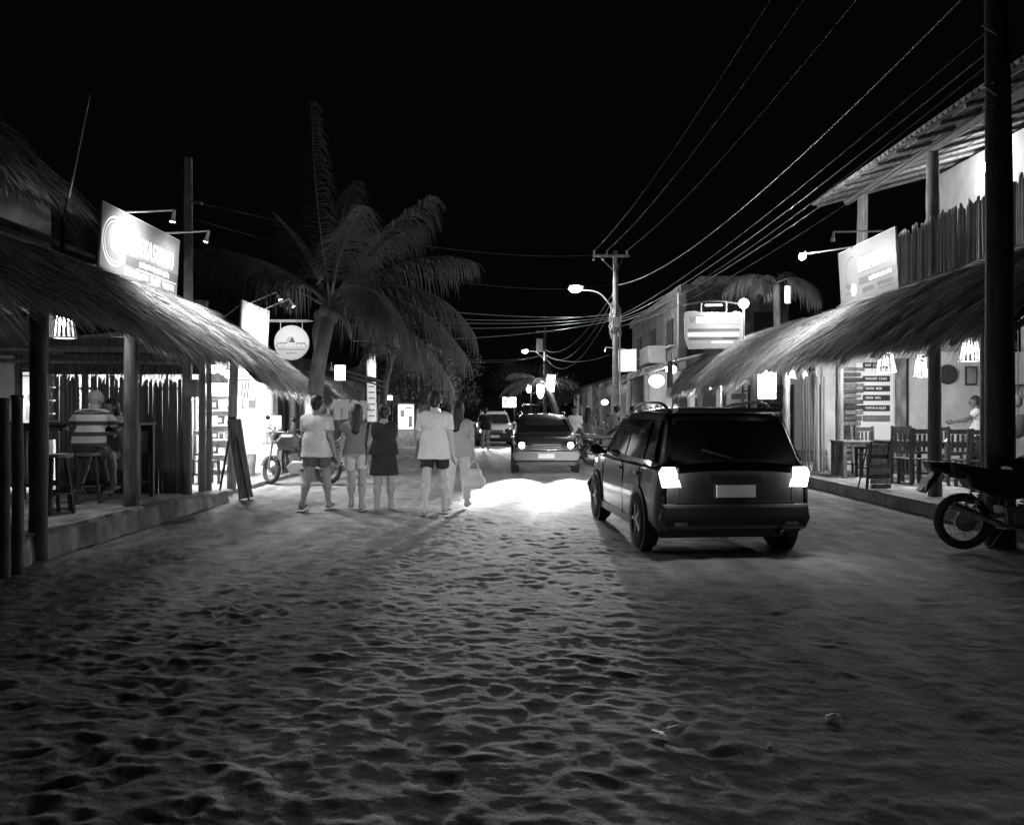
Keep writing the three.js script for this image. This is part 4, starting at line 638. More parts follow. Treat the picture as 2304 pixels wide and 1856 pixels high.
// lit signs down the street
for (const [u, v, d, w, h, k, l, shape] of [[1216, 875, 62, 0.62, 1.5, 5, 'tall oval lit sign down the street', 1], [1239, 862, 58, 0.6, 1.2, 4, 'small slanted lit sign right of the oval one', 0], [1190, 873, 60, 0.4, 0.75, 5, 'small lit lantern left of the oval sign', 1], [1146, 905, 70, 1.15, 0.85, 5, 'wide lit sign board at the far end of the street', 0], [877, 895, 40, 0.22, 0.22, 5, 'tiny square lit sign beside the small palm', 0]]) {
  const t = thing('lit_sign', l, 'sign', at(u, v, d)); obj('lit_panel', shape ? ball(0.5, 0, 0, 0, w, h, 0.25, 18) : box(w, h, 0.12, 0, 0, 0, 0, 0, u === 1239 ? -0.1 : 0), glow(k), t); obj('mount', rod(V(0, h / 2 - 0.02, 0), V(0.5, h / 2 + 0.15, -0.1), 0.03), M.metalDark, t); obj('pole', rod(V(w * 0.4, -at(u, v, d).y, -0.12), V(w * 0.4, h / 2, -0.12), 0.05), M.metalDark, t); if (w > 0.3) point(at(u, v, d).add(V(0, -0.1, 0.4)), 10, 0.2);
}
// ================================================================ palms and trees
function frondGeo(L, droop, side, n, leafL, lw, hang, pw = 0.035) {             // a feather leaf that arches along +x; y up. Returns [rachis, leaflets]
  const P = t => V(L * (t - 0.16 * droop * t * t * t), L * (0.42 * t * side - droop * t * t * 0.75), 0.05 * L * Math.sin(t * 3 + side) * t);
  const pts = []; for (let k = 0; k <= 10; k++) pts.push(P(k / 10));
  const rach = trunk(pts, [pw, pw * 0.55, pw * 0.35, 0.006], 22, 6), A = [], I = [];
  for (let k = 0; k < n; k++) for (const s of [-1, 1]) {
    const t = 0.16 + 0.84 * (k + rnd() * 0.6) / n, p = P(t), q = P(Math.min(1, t + 0.03)), dir = q.sub(p).normalize(), l = leafL * (0.45 + 0.75 * Math.sin(Math.PI * Math.pow(t, 0.75))) * rr(0.75, 1.1) + 0.05;
    const out = V(0, 0, s).addScaledVector(dir, 0.75).add(V(0, 0.12, 0)).normalize(), g = hang * rr(0.6, 1.3), wv = dir.clone().addScaledVector(V(0, 1, 0), 0.2).normalize(), b = A.length / 3, W = lw * rr(0.7, 1.15);
    for (let j = 0; j <= 3; j++) { const f = j / 3, c = p.clone().addScaledVector(out, l * f * (1 - 0.3 * g * f)).add(V(rr(-0.01, 0.01), -g * l * f * f, 0)), w = W * [0.7, 1, 0.75, 0.06][j]; const e = c.clone().addScaledVector(wv, -w); c.addScaledVector(wv, w); A.push(e.x, e.y, e.z, c.x, c.y, c.z); if (j < 3) { const a = b + 2 * j; I.push(a, a + 1, a + 2, a + 1, a + 3, a + 2); } }
  }
  const leaf = new THREE.BufferGeometry(); leaf.setAttribute('position', new THREE.Float32BufferAttribute(A, 3)); leaf.setIndex(I); leaf.computeVertexNormals();
  return [rach, leaf];
}
function palm(name, label, base, bend, top, r0, r1, fronds, opt = {}) {
  const t = thing(name, label, 'palm tree', base, 0, opt.group);
  const tp = top.clone().sub(base), md = bend.clone().sub(base);
  const g = trunk([V(0, -0.25, 0), md, tp], [r0 * 1.25, r0, r1 * 1.05, r1], opt.seg || 90, 14, 0.08, 0.045); obj('trunk', g, M.trunk, t);
  for (const [az, side, droop, L, m] of fronds) {
    const [a, b] = frondGeo(L, droop, side, opt.n || 74, opt.leaf || 0.62, opt.lw || 0.017, opt.hang ?? 0.75, opt.pw || 0.04);
    const f = obj('frond', a, M.leafPale, t); f.position.copy(tp).add(V(0, 0.05, 0)); f.rotation.y = az; obj('leaflets', b, m ? M.leafPale : M.leaf, f);
  }
  return [t, tp];
}
{
  const d = 18.3, B = V(ux(698, d), 0, -d), T = at(743, 690, d);
  const [t, tp] = palm('coconut_palm', 'large coconut palm with leaning ringed trunk beside the round sign', B, at(712, 850, d), T, 0.19, 0.155, [
    // azimuth, upward start, droop, length
    [0.05, 1.35, 0.98, 3.9, 0], [-0.35, 0.8, 0.9, 3.9, 1], [0.35, 2.0, 0.7, 3.9, 0], [0.9, 2.7, 0.55, 3.4, 0], [1.6, 3.4, 0.5, 3.6, 0], [2.3, 3.0, 0.6, 3.3, 0], [2.75, 2.0, 0.66, 3.7, 0], [2.95, 1.9, 0.6, 3.9, 0], [-0.1, 0.15, 0.85, 3.3, 1], [-0.9, 1.2, 0.9, 3.0, 0], [5.1, 2.3, 0.6, 3.1, 0], [1.2, 1.2, 0.8, 3.0, 0], [2.0, 4.6, 0.3, 3.4, 0], [-0.6, 2.6, 0.6, 3.2, 0]], { n: 84, leaf: 0.95, lw: 0.016, hang: 0.95 });
  for (let k = 0; k < 20; k++) { const a = rnd() * 6.28, e = rr(-0.5, 0.9), l = rr(0.35, 0.75), q = V(Math.cos(a) * Math.cos(e) * l, Math.sin(e) * l, Math.sin(a) * Math.cos(e) * l); obj('leaf_stub', trunk([tp.clone().addScaledVector(q, 0.15), tp.clone().addScaledVector(q, 0.6), tp.clone().add(q)], [0.045, 0.03, 0.012], 6, 6), M.leafPale, t); }
  for (let k = 0; k < 7; k++) { const a = k * 0.95; obj('coconut', ball(0.115, tp.x + Math.cos(a) * 0.26, tp.y - 0.12 - 0.1 * (k % 2), tp.z + Math.sin(a) * 0.26, 1, 1.2, 1, 12), M.leafPale, t); }
  obj('dead_leaf', [trunk([tp.clone().add(V(0.15, -0.1, 0.1)), tp.clone().add(V(0.38, -0.35, 0.15)), tp.clone().add(V(0.5, -0.75, 0.12))], [0.05, 0.06, 0.03], 8, 6), trunk([tp.clone().add(V(-0.15, -0.1, 0.1)), tp.clone().add(V(-0.3, -0.5, 0.1)), tp.clone().add(V(-0.32, -1.0, 0.1))], [0.05, 0.09, 0.04], 8, 6)], M.leafPale, t);
}
{
  const d = 34; palm('small_palm', 'small palm with pale smooth trunk behind the banner board', V(ux(853, d), 0, -d), at(868, 860, d), at(884, 795, d), 0.15, 0.12, [[0, 1.4, 1.35, 1.7, 1], [0.5, 1.8, 1.0, 1.9, 0], [2.6, 1.8, 0.9, 1.8, 0], [3.6, 1.4, 1.1, 1.7, 0], [-0.5, 1.4, 1.2, 1.8, 1], [1.6, 2.6, 0.6, 1.7, 0]], { n: 40, leaf: 0.5, lw: 0.02, seg: 50, hang: 1.1 });
  const e = 58; palm('arching_palm', 'far palm whose fronds arch over the wide lit sign', V(ux(1262, e), 0, -e), at(1250, 915, e), at(1228, 868, e), 0.2, 0.16, [[2.9, 1.3, 0.95, 3.9, 1], [3.3, 0.9, 0.95, 3.6, 1], [2.6, 1.9, 0.8, 3.6, 1], [0.3, 1.6, 0.9, 3, 0], [4.4, 1.6, 0.9, 3, 0], [1.5, 2.6, 0.6, 3, 0], [5.4, 1.5, 0.9, 2.8, 0]], { n: 50, leaf: 0.75, lw: 0.03, seg: 40 });
}
{
  const d = 27; palm('roadside_palm', 'dim palm with drooping fronds behind the right thatch near the tube lantern', V(ux(1752, d), 0, -d), at(1750, 780, d), at(1748, 640, d), 0.14, 0.11, [[0.1, 1.3, 1.1, 1.9, 0], [3.0, 1.5, 1.0, 2.1, 0], [-0.6, 1.2, 1.2, 1.7, 0], [2.2, 1.8, 0.8, 1.9, 0], [0.9, 2.0, 0.8, 1.8, 0], [4.0, 1.3, 1.1, 1.9, 0]], { n: 44, leaf: 0.6, lw: 0.018, seg: 50, hang: 1.1 });
  const q = thing('tube_lantern', 'short white tube lantern glowing above the right thatch', 'lamp', at(1773, 663, 26)); obj('lantern_glass', new THREE.CylinderGeometry(0.09, 0.09, 0.55, 18), glow(0.8), q); obj('cap', new THREE.CylinderGeometry(0.1, 0.1, 0.04, 18).translate(0, 0.29, 0), M.metalDark, q); obj('hanger', rod(V(0, 0.3, 0), V(-0.2, 0.8, -0.5), 0.012), M.metalDark, q); point(at(1773, 663, 26).add(V(-0.2, 0, 0.1)), 1.2, 0.1);
}
function leafyTree(name, label, base, h, R, n, stems, group) {
  const t = thing(name, label, 'tree', base, 0, group), lobes = [];
  for (let k = 0; k < 15; k++) { const a = rnd() * 6.28, q = Math.sqrt(rnd()); lobes.push([V(Math.cos(a) * R[0] * 0.68 * q, h + rr(-0.55, 0.6) * R[1], Math.sin(a) * R[2] * 0.68 * q), rr(0.32, 0.55)]); }
  for (let k = 0; k < stems; k++) { const l = lobes[k % 15][0]; obj('trunk', trunk([V(rr(-0.25, 0.25), -0.1, rr(-0.2, 0.2)), V(l.x * 0.3 + rr(-0.1, 0.1), h * 0.5, l.z * 0.3), V(l.x * 0.85, l.y, l.z * 0.85)], [0.11, 0.075, 0.03], 12, 7, 0.2), M.bark, t); }
  const im = new THREE.InstancedMesh(leafG, M.foliage, n), m4 = new THREE.Matrix4(), c = new THREE.Color(), o = new THREE.Object3D();
  for (let k = 0; k < n; k++) { const [l, r] = lobes[rnd() * 15 | 0], v = V(rr(-1, 1), rr(-1, 1), rr(-1, 1)).normalize().multiplyScalar(Math.pow(rnd(), 0.4) * r); o.position.set(l.x + v.x * R[0], l.y + v.y * R[1], l.z + v.z * R[2]); o.rotation.set(rr(0, 6), rr(0, 6), rr(0, 6)); o.scale.setScalar(rr(0.7, 1.4)); o.updateMatrix(); im.setMatrixAt(k, o.matrix); const q = rr(0.6, 1.5); c.setRGB(q, q, q); im.setColorAt(k, c); }
  im.name = 'crown'; im.userData.kind = 'stuff'; im.castShadow = im.receiveShadow = true; t.add(im); return t;
}
const leafG = (() => { const g = new THREE.BufferGeometry(); g.setAttribute('position', new THREE.Float32BufferAttribute([0, 0, 0, 0.045, 0.06, 0.012, 0, 0.15, 0, -0.045, 0.06, 0.012], 3)); g.setIndex([0, 1, 2, 0, 2, 3]); g.computeVertexNormals(); return g; })();
leafyTree('bushy_tree', 'bushy dark tree hanging over the street behind the walkers', V(ux(925, 39), 0, -39), 3.6, [2.7, 1.9, 2.4], 15000, 5);
leafyTree('street_tree', 'dark leafy tree at the far left of the street end', V(ux(1010, 62), 0, -62), 4.2, [2.6, 2.4, 2.6], 6000, 3, 'far street trees');
leafyTree('street_tree', 'dark leafy tree behind the far street lamp', V(ux(1165, 92), 0, -92), 5.0, [3.0, 2.8, 2.6], 5000, 3, 'far street trees');
leafyTree('street_tree', 'dark leafy tree right of the far palm', V(ux(1250, 72), 0, -72), 3.6, [2.2, 1.9, 2.2], 5000, 3, 'far street trees');

// ================================================================ poles, street lamps, wires
{
  const d = 38, p = thing('utility_pole', 'utility pole with crossarm and street lamp in mid distance', 'pole', V(ux(1385, d), 0, -d)), top = vy(565, d);
  obj('shaft', trunk([V(0, -0.2, 0), V(0, top / 2, 0), V(0, top, 0)], [0.17, 0.14, 0.115], 16, 12, 0.03), M.postMid, p); obj('crossarm', box(1.7, 0.11, 0.09, -0.22, top - 0.25, 0.12), M.postMid, p); obj('brace', [rod(V(-0.75, top - 0.3, 0.12), V(-0.05, top - 1.0, 0.12), 0.02), rod(V(0.35, top - 0.3, 0.12), V(0.05, top - 1.0, 0.12), 0.02)], M.metalDark, p);
  for (const x of [-1.02, -0.42, 0.52]) obj('insulator', new THREE.LatheGeometry([[0, 0], [0.05, 0.02], [0.03, 0.08], [0.06, 0.11], [0.03, 0.2], [0, 0.22]].map(q => new THREE.Vector2(...q)), 10).translate(x, top - 0.19, 0.12), M.metalGrey, p);
  for (const x of [-1.05, -0.6]) obj('insulator', ball(0.06, x, top - 0.42, 0.12), M.metalGrey, p);
  const j = vy(712, d); for (let k = 0; k < 30; k++) { const a = rnd() * 6.3, y = j + rr(-0.9, 0.45); obj('cable_coil', tube([V(Math.cos(a) * 0.16, y + 0.25, Math.sin(a) * 0.16), V(Math.cos(a + 0.5) * rr(0.2, 0.34), y + 0.05, Math.sin(a + 0.5) * 0.3), V(Math.cos(a + 0.9) * 0.2, y - rr(0.1, 0.5), Math.sin(a + 0.9) * 0.2)], 0.022, 10, 5), k % 3 ? M.wirePale : M.wire, p); }
  obj('junction_box', box(0.3, 0.45, 0.2, -0.02, j - 0.3, 0.22), M.metalGrey, p); obj('conduit', rod(V(0.19, 0.5, 0.1), V(0.19, j - 0.3, 0.1), 0.04), M.metalGrey, p);
  const lamp = (t, root, mid, head, k, pw) => { const a = obj('lamp_arm', tube([root, mid, head], 0.035, 24, 8), M.metalGrey, t); obj('lamp_head', extr([[-0.34, -0.02], [0.3, -0.05], [0.34, 0.06], [0.1, 0.13], [-0.3, 0.1]], 0.24, 0.04, head.x - 0.1, head.y + 0.05, head.z), M.metalGrey, t); obj('lamp_glass', ball(0.2, head.x - 0.12, head.y - 0.03, head.z, 1.35, 0.6, 0.7, 18), glow(k), t); t.updateMatrixWorld(true); point(t.localToWorld(head.clone().add(V(-0.12, -0.2, 0.02))), pw, 0.14); point(t.localToWorld(head.clone().add(V(-0.12, -0.03, 0.2))), pw * 0.3, 0.1); };
  const hx = ux(1300, d) - ux(1385, d), hy = vy(652, d); lamp(p, V(-0.1, vy(690, d) - 0.1, 0.05), V(hx * 0.45, hy - 0.15, 0.1), V(hx, hy, 0.15), 22, 110);
  const e = 76, q = thing('utility_pole', 'far utility pole with a small street lamp', 'pole', V(ux(1226, e), 0, -e)); obj('shaft', trunk([V(0, -0.2, 0), V(0, 4.5, 0), V(0, 9.6, 0)], [0.18, 0.15, 0.12], 10, 10, 0.03), M.postMid, q); obj('transformer', box(0.6, 1.2, 0.5, -0.5, 7.9, 0), M.metalGrey, q); obj('crossarm', box(1.6, 0.12, 0.1, 0, 9.2, 0.12), M.postMid, q);
  lamp(q, V(-0.1, 6.6, 0.05), V(-0.9, 7.3, 0.1), V(ux(1184, e) - ux(1226, e), vy(791, e), 0.15), 22, 110);
  const n = thing('utility_pole', 'thick dark utility pole in front of the near restaurant', 'pole', V(ux(2252, 9.35), 0, -9.35)); obj('shaft', trunk([V(0, -0.2, 0), V(-0.02, 4.5, 0), V(-0.1, 9.7, 0)], [0.165, 0.14, 0.1], 20, 16, 0.04), wood(0.05), n); obj('crossarm', box(1.8, 0.11, 0.1, -0.1, 9.2, 0.12), M.postMid, n); for (const x of [-0.85, -0.25, 0.7]) obj('insulator', ball(0.06, x, 9.32, 0.12), M.metalGrey, n);
  for (const [y, l] of [[5.9, 0.18], [6.6, 0.3], [5.2, 0.16]]) obj('spike', rod(V(-0.1, y, 0.1), V(-0.12 - l, y + 0.1, 0.14), 0.012), M.metalGrey, n);
  const c = thing('concrete_pole', 'square pale concrete pole rising behind the near left thatch', 'pole', V(ux(423, 16.6), 0, -16.6), 0.25), ct = vy(356, 16.6); obj('shaft', extr([[-0.085, -0.1], [0.085, -0.1], [0.066, ct], [-0.066, ct]], 0.15, 0.008), M.concrete, c); obj('bracket', box(0.2, 0.05, 0.05, 0.16, vy(455, 16.6), 0.05), M.metalGrey, c); obj('insulator', ball(0.03, 0.26, vy(457, 16.6), 0.05), M.white, c);
  const tk = thing('water_tank', 'grey box tank behind the concrete pole', 'tank', at(450, 712, 18.2)); obj('drum', new THREE.CylinderGeometry(0.17, 0.17, 0.62, 20), M.concrete, tk); obj('down_pipe', rod(V(0.15, -0.4, 0.06), V(0.15, 0.3, 0.06), 0.025), M.metalWhite, tk); obj('lid', new THREE.CylinderGeometry(0.18, 0.18, 0.04, 20).translate(0, 0.33, 0), M.concrete, tk); obj('stand', box(0.24, 0.9, 0.24, 0, -0.72, 0), M.plasterDark, tk);
  // wires
  const wire = (label, a, b, sag, r = 0.012, m = M.wire) => { const w = []; for (let k = 0; k <= 14; k++) { const t = k / 14; w.push(a.clone().lerp(b, t).add(V(0, -sag * 4 * t * (1 - t), 0))); } tag(obj('power_line', tube(w, r * 0.6, 40, 5), m), label, 'cable', 'overhead cables'); };
  const X = ux(1385, d), N = V(ux(2252, 9.35), 0, -9.35), near = (x, y) => V(N.x + x, y, N.z + 0.1), far = (x, y) => V(X + x, y, -d + 0.12);
  [[-1.02, -0.85, 'leftmost'], [-0.42, -0.25, 'middle'], [0.52, 0.7, 'rightmost']].forEach(([a, b, k]) => wire(`${k} high power line from the mid pole crossarm to the upper right`, far(a, top), near(b, 9.35), 0.55, 0.006));
  wire('thick sagging cable from the mid pole up to the right', far(0.1, vy(642, d)), near(-0.12, 6.7), 0.75, 0.02, M.wirePale);
  for (const [k, y0, y1, sg, l] of [[0, 712, 6.0, 0.35, 'topmost'], [1, 716, 5.75, 0.4, 'second'], [2, 720, 5.6, 0.5, 'third'], [3, 726, 5.35, 0.4, 'fourth'], [4, 735, 5.1, 0.45, 'lowest']]) wire(`${l} of the low cables running over the right roofs`, far(0.12, vy(y0, d)), near(-0.14, y1), sg, 0.013, k % 2 ? M.wirePale : M.wire);
  const LP = V(ux(440, 16.6), 0, -16.55);
  [[1290, 690, 22, 'brightest'], [1240, 735, 20, 'upper'], [1235, 760, 21, 'second'], [1240, 775, 22, 'third'], [1240, 800, 24, 'lowest']].forEach(([u, v, e, k], i) => { const b = at(u - 190, v + [52, -12, 6, 14, 26][i], e); wire(`${k} of the cables fanning left from the mid pole`, far(-0.12, vy(705 + i * 4, d)), b.clone().add(V(-3, 0.2 + 0.1 * i, 2)), 0.25, 0.014, M.wirePale); });
  wire('faint cable from the concrete pole past the palm crown', LP.clone().setY(vy(457, 16.6)), far(-0.15, vy(600, d) + 0.6), 0.5, 0.008); wire('lower faint cable from the concrete pole to the mid pole', LP.clone().setY(vy(495, 16.6)), far(-0.15, vy(640, d)), 0.7, 0.008);
  wire('cable from the concrete pole down to the square sign', LP.clone().setY(vy(735, 16.6)), V(-6.3, 4.05, -18.6), 0.1, 0.008, M.wirePale);
  for (const [k, y, z, l] of [[0, 7.2, 1, 'upper'], [1, 6.9, 2.2, 'middle'], [2, 6.6, 0.4, 'lower']]) wire(`${l} long cable between the mid pole and the far pole`, far(-0.1, y), V(ux(1226, e), y + 0.3, -e), 1.2 + k * 0.4, 0.02);
  for (const [x, y, z, l] of [[-7, 6.5, -66, 'left'], [-6, 5.8, -60, 'lower left'], [7.5, 6.0, -62, 'right']]) wire(`service cable from the far pole to the ${l} roofs`, V(ux(1226, e), 7.0, -e), V(x, y, z), 0.6, 0.02, M.wirePale);
}
// ================================================================ dark far ends of the street
for (const [x, z, w, h, dd, l, nm] of [[-10.5, -41, 6, 3.0, 10, 'low dark shop behind the bushy tree', 'shop'], [-9.5, -60, 6, 3.4, 16, 'dark far house on the left side of the street', 'house'], [9.6, -70, 7, 3.6, 18, 'dark far house beyond the tiled shop', 'house'], [-3, -120, 14, 4, 6, 'dark house closing the street end', 'house']]) {
  const b = thing(nm, l, nm, V(x, 0, z)), s = x < 0 ? 1 : -1; obj('wall', box(w, h, dd, 0, h / 2, 0), M.plasterGrey, b); obj('roof', extr([[-w / 2 - 0.5, h], [w / 2 + 0.5, h], [0, h + 1.3]], dd + 0.6), M.plasterDark, b);
  for (let k = 0; k < 3; k++) { const zz = dd / 2 - (k + 0.6) * dd / 3.4; obj('doorway', box(0.08, 2.1, 1.3, s * w / 2, 1.05, zz), M.white, b); obj('window', box(0.08, 0.9, 1.2, s * w / 2, h - 0.8, zz - 1.5), M.board, b); }
  obj('front_door', box(1.2, 2.0, 0.08, s * w * 0.3, 1.0, dd / 2), M.furniture, b);
}
for (const [u, v, d, l] of [[905, 930, 40, 'bulb'], [925, 925, 42, 'b'], [985, 925, 46, 'lamp by the head of the man in the pale shirt'], [1018, 937, 50, 'lamp right of the man in the pale shirt']].slice(2)) { const t = thing('stall_lamp', 'white round stall ' + l, 'lamp', at(u, v, d)); obj('lamp_globe', ball(0.16, 0, 0, 0, 1, 1, 1, 14), glow(7), t); obj('stem', rod(V(0, 0.14, 0), V(-0.3, 1.3, -0.2), 0.02), M.metalDark, t); point(at(u, v, d).add(V(0.2, -0.05, 0.1)), 9, 0.12); }
{
  const t = thing('shop_window', 'bright shop front with pale poster beyond the bushy tree trunks', 'shop window', at(913, 935, 36.5).setY(0), 0.5); obj('lit_window', box(0.75, 1.15, 0.05, 0, 1.35, 0), glow(0.45), t); obj('poster', [box(0.2, 0.3, 0.02, -0.18, 1.5, 0.04), box(0.16, 0.5, 0.02, 0.2, 1.15, 0.04), box(0.3, 0.06, 0.02, 0.12, 1.75, 0.04)], M.plank, t); obj('window_frame', [box(0.85, 0.06, 0.08, 0, 1.95, 0.01), box(0.85, 0.06, 0.08, 0, 0.75, 0.01), box(0.06, 1.26, 0.08, -0.4, 1.35, 0.01), box(0.06, 1.26, 0.08, 0.4, 1.35, 0.01)], M.furniture, t); obj('base', box(0.9, 0.74, 0.3, 0, 0.36, 0), M.plasterGrey, t); point(at(913, 935, 36.2).add(V(0.3, 0, 0.5)), 5, 0.3);
}
// ================================================================ cars
const paint = l => phys(l, 0.35, { clearcoat: 1, clearcoatRoughness: 0.06 });
function loft(rows) {                                                          // rows of points, each a half section from low to the middle line on top; mirrored
  const P = [], I = [], n = rows[0].length * 2 - 1;
  for (const r of rows) { const full = [...r.map(p => [p[0], p[1], p[2]]), ...r.slice(0, -1).reverse().map(p => [-p[0], p[1], p[2]])]; for (const p of full) P.push(...p); }
  for (let j = 0; j < rows.length - 1; j++) for (let i = 0; i < n - 1; i++) { const a = j * n + i; I.push(a, a + 1, a + n, a + 1, a + n + 1, a + n); }
  for (const j of [0, rows.length - 1]) { const a = j * n, c = P.length / 3; let x = 0, y = 0, z = 0; for (let i = 0; i < n; i++) { y += P[3 * (a + i) + 1] / n; z = P[3 * (a + i) + 2]; } P.push(0, y, z); for (let i = 0; i < n; i++) I.push(c, a + i, a + (i + 1) % n); }
  const g = new THREE.BufferGeometry(); g.setAttribute('position', new THREE.Float32BufferAttribute(P, 3)); g.setIndex(I); g.computeVertexNormals(); return g;
}
function car(name, label, p, turn, o = {}) {                                   // front towards +z
  const t = thing(name, label, 'car', p, turn), pm = paint(o.l ?? 0.03), H = o.h ?? 1.6, hw = 0.86, up = H - 1.6;
  const sec = (z, w, top, sill) => [[hw * w * 0.93, sill, z], [hw * w, sill + 0.12, z], [hw * w * 1.005, (sill + top) / 2 + 0.03, z], [hw * w * 0.985, top - 0.06, z], [hw * w * 0.93, top, z], [hw * w * 0.5, top + 0.025, z], [0, top + 0.035, z]];
  obj('body', loft([sec(-2.06, 0.86, 0.9, 0.42), sec(-2.02, 0.94, 0.96, 0.34), sec(-1.9, 0.985, 0.98, 0.27), sec(-1.3, 1, 0.98, 0.23), sec(-0.4, 1.005, 0.97, 0.22), sec(0.6, 1.0, 0.98, 0.22), sec(1.15, 0.99, 0.98, 0.23), sec(1.6, 0.975, 0.9, 0.25), sec(1.9, 0.93, 0.8, 0.29), sec(2.04, 0.86, 0.7, 0.36)]), pm, t);
  const gh = (z, wb, yb, wt, top) => [[hw * wb, yb, z], [hw * lerp(wb, wt, 0.5), lerp(yb, top - 0.07, 0.5), z], [hw * wt, top - 0.07, z], [hw * (wt - 0.06), top - 0.015, z], [hw * wt * 0.5, top + 0.012, z], [0, top + 0.02, z]];
  obj('cabin', loft([gh(-1.99, 0.9, 0.97, 0.86, 1.0), gh(-1.93, 0.93, 0.96, 0.82, 1.16), gh(-1.76, 0.94, 0.96, 0.76, 1.5 + up), gh(-1.6, 0.94, 0.96, 0.76, 1.565 + up), gh(-0.9, 0.945, 0.96, 0.775, 1.6 + up), gh(-0.1, 0.945, 0.96, 0.775, 1.59 + up), gh(0.25, 0.94, 0.96, 0.765, 1.535 + up), gh(0.75, 0.92, 0.96, 0.82, 1.24), gh(1.18, 0.88, 0.96, 0.85, 1.0)]), pm, t);
  const gl = M.glassDark;
  obj('rear_window', patch((u, v) => { const y = lerp(1.05, 1.46 + up, v), w = lerp(0.68, 0.58, v); return V((u - 0.5) * 2 * w, y, lerp(-1.985, -1.79, v) - 0.014 - 0.02 * Math.cos((u - 0.5) * 2.6)); }, 12, 6), gl, t);
  obj('windscreen', patch((u, v) => { const y = lerp(1.06, 1.47 + up, v), w = lerp(0.7, 0.6, v); return V((u - 0.5) * 2 * w, y, lerp(1.13, 0.36, v) + 0.03 + 0.05 * Math.cos((u - 0.5) * 2.6)); }, 12, 6), gl, t);
  for (const s of [-1, 1]) {
    const side = (z0, z1, z0t, z1t) => patch((u, v) => V(s * (hw * lerp(0.945, 0.785, v) + 0.012), lerp(1.02, 1.47 + up, v), lerp(lerp(z0, z0t, v), lerp(z1, z1t, v), u)), 4, 4);
    obj('side_window', side(-0.42, 0.78, -0.4, 0.28), gl, t); obj('side_window', side(-1.35, -0.5, -1.28, -0.48), gl, t); obj('quarter_window', side(-1.82, -1.45, -1.66, -1.38), gl, t);
    obj('door_seam', [box(0.012, 0.66, 0.012, s * hw * 1.003, 0.62, -0.46), box(0.012, 0.62, 0.012, s * hw * 1.0, 0.62, 0.82), box(0.012, 0.5, 0.012, s * hw * 1.003, 0.7, -1.34)], M.black, t); obj('door_handle', [box(0.03, 0.03, 0.17, s * hw * 1.012, 0.86, -0.3), box(0.03, 0.03, 0.17, s * hw * 1.012, 0.86, -1.2)], M.chrome, t);
    obj('sill_trim', box(0.03, 0.1, 2.1, s * hw * 0.985, 0.27, -0.05), M.plasticBlack, t); obj('roof_rail', tube([V(s * 0.58, 1.56 + up, -1.6), V(s * 0.6, 1.64 + up, -1.4), V(s * 0.6, 1.65 + up, -0.3), V(s * 0.58, 1.58 + up, 0.05)], 0.018, 20, 6), M.plasticBlack, t);
    obj('mirror', [ball(0.1, s * 0.97, 1.04, 0.72, 1, 0.75, 0.6), rod(V(s * 0.82, 1.0, 0.74), V(s * 0.92, 1.02, 0.73), 0.025)], pm, t);
    for (const z of [-1.28, 1.3]) {
      obj('wheel_arch', move(new THREE.CylinderGeometry(0.385, 0.385, 0.12, 28), s * 0.815, 0.33, z, 0, 0, Math.PI / 2), M.black, t);
      const w = obj('wheel', move(new THREE.LatheGeometry([[0.2, -0.1], [0.3, -0.105], [0.325, -0.07], [0.325, 0.07], [0.3, 0.105], [0.2, 0.1]].map(q => new THREE.Vector2(...q)), 32), s * 0.79, 0.325, z, 0, 0, Math.PI / 2), M.rubber, t);
      obj('rim', [move(new THREE.CylinderGeometry(0.205, 0.205, 0.14, 24), s * 0.79, 0.325, z, 0, 0, Math.PI / 2), ...[0, 1, 2, 3, 4].map(k => { const a = k * 1.2566; return rod(V(s * 0.868, 0.325, z), V(s * 0.868, 0.325 + Math.sin(a) * 0.19, z + Math.cos(a) * 0.19), 0.022, 0.026, 6); })], M.metalGrey, w);
    }
    const tl = obj('taillight', extr([[-0.12, -0.09], [0.06, -0.09], [0.09, 0.05], [0.06, 0.1], [-0.06, 0.1]].map(([x, y]) => [s * x, y]), 0.06, 0.01, s * 0.715, 0.86, -2.035), o.tail ? glow(o.tail, 0.6) : phys(0.12, 0.15, { clearcoat: 1 }), t);
    const hl = obj('headlight_housing', ball(0.14, s * 0.62, 0.72, 1.98, 1.3, 0.72, 0.55, 16), M.glassDark, t); obj('headlight_lamp', ball(0.075, s * 0.62, 0.72, 2.045, 1, 1, 0.5, 14), o.head ? glow(o.head) : M.chrome, hl);
  }
  obj('tailgate_seam', [box(1.3, 0.012, 0.012, 0, 0.6, -2.063), box(0.012, 0.36, 0.012, -0.62, 0.79, -2.06), box(0.012, 0.36, 0.012, 0.62, 0.79, -2.06)], M.black, t);
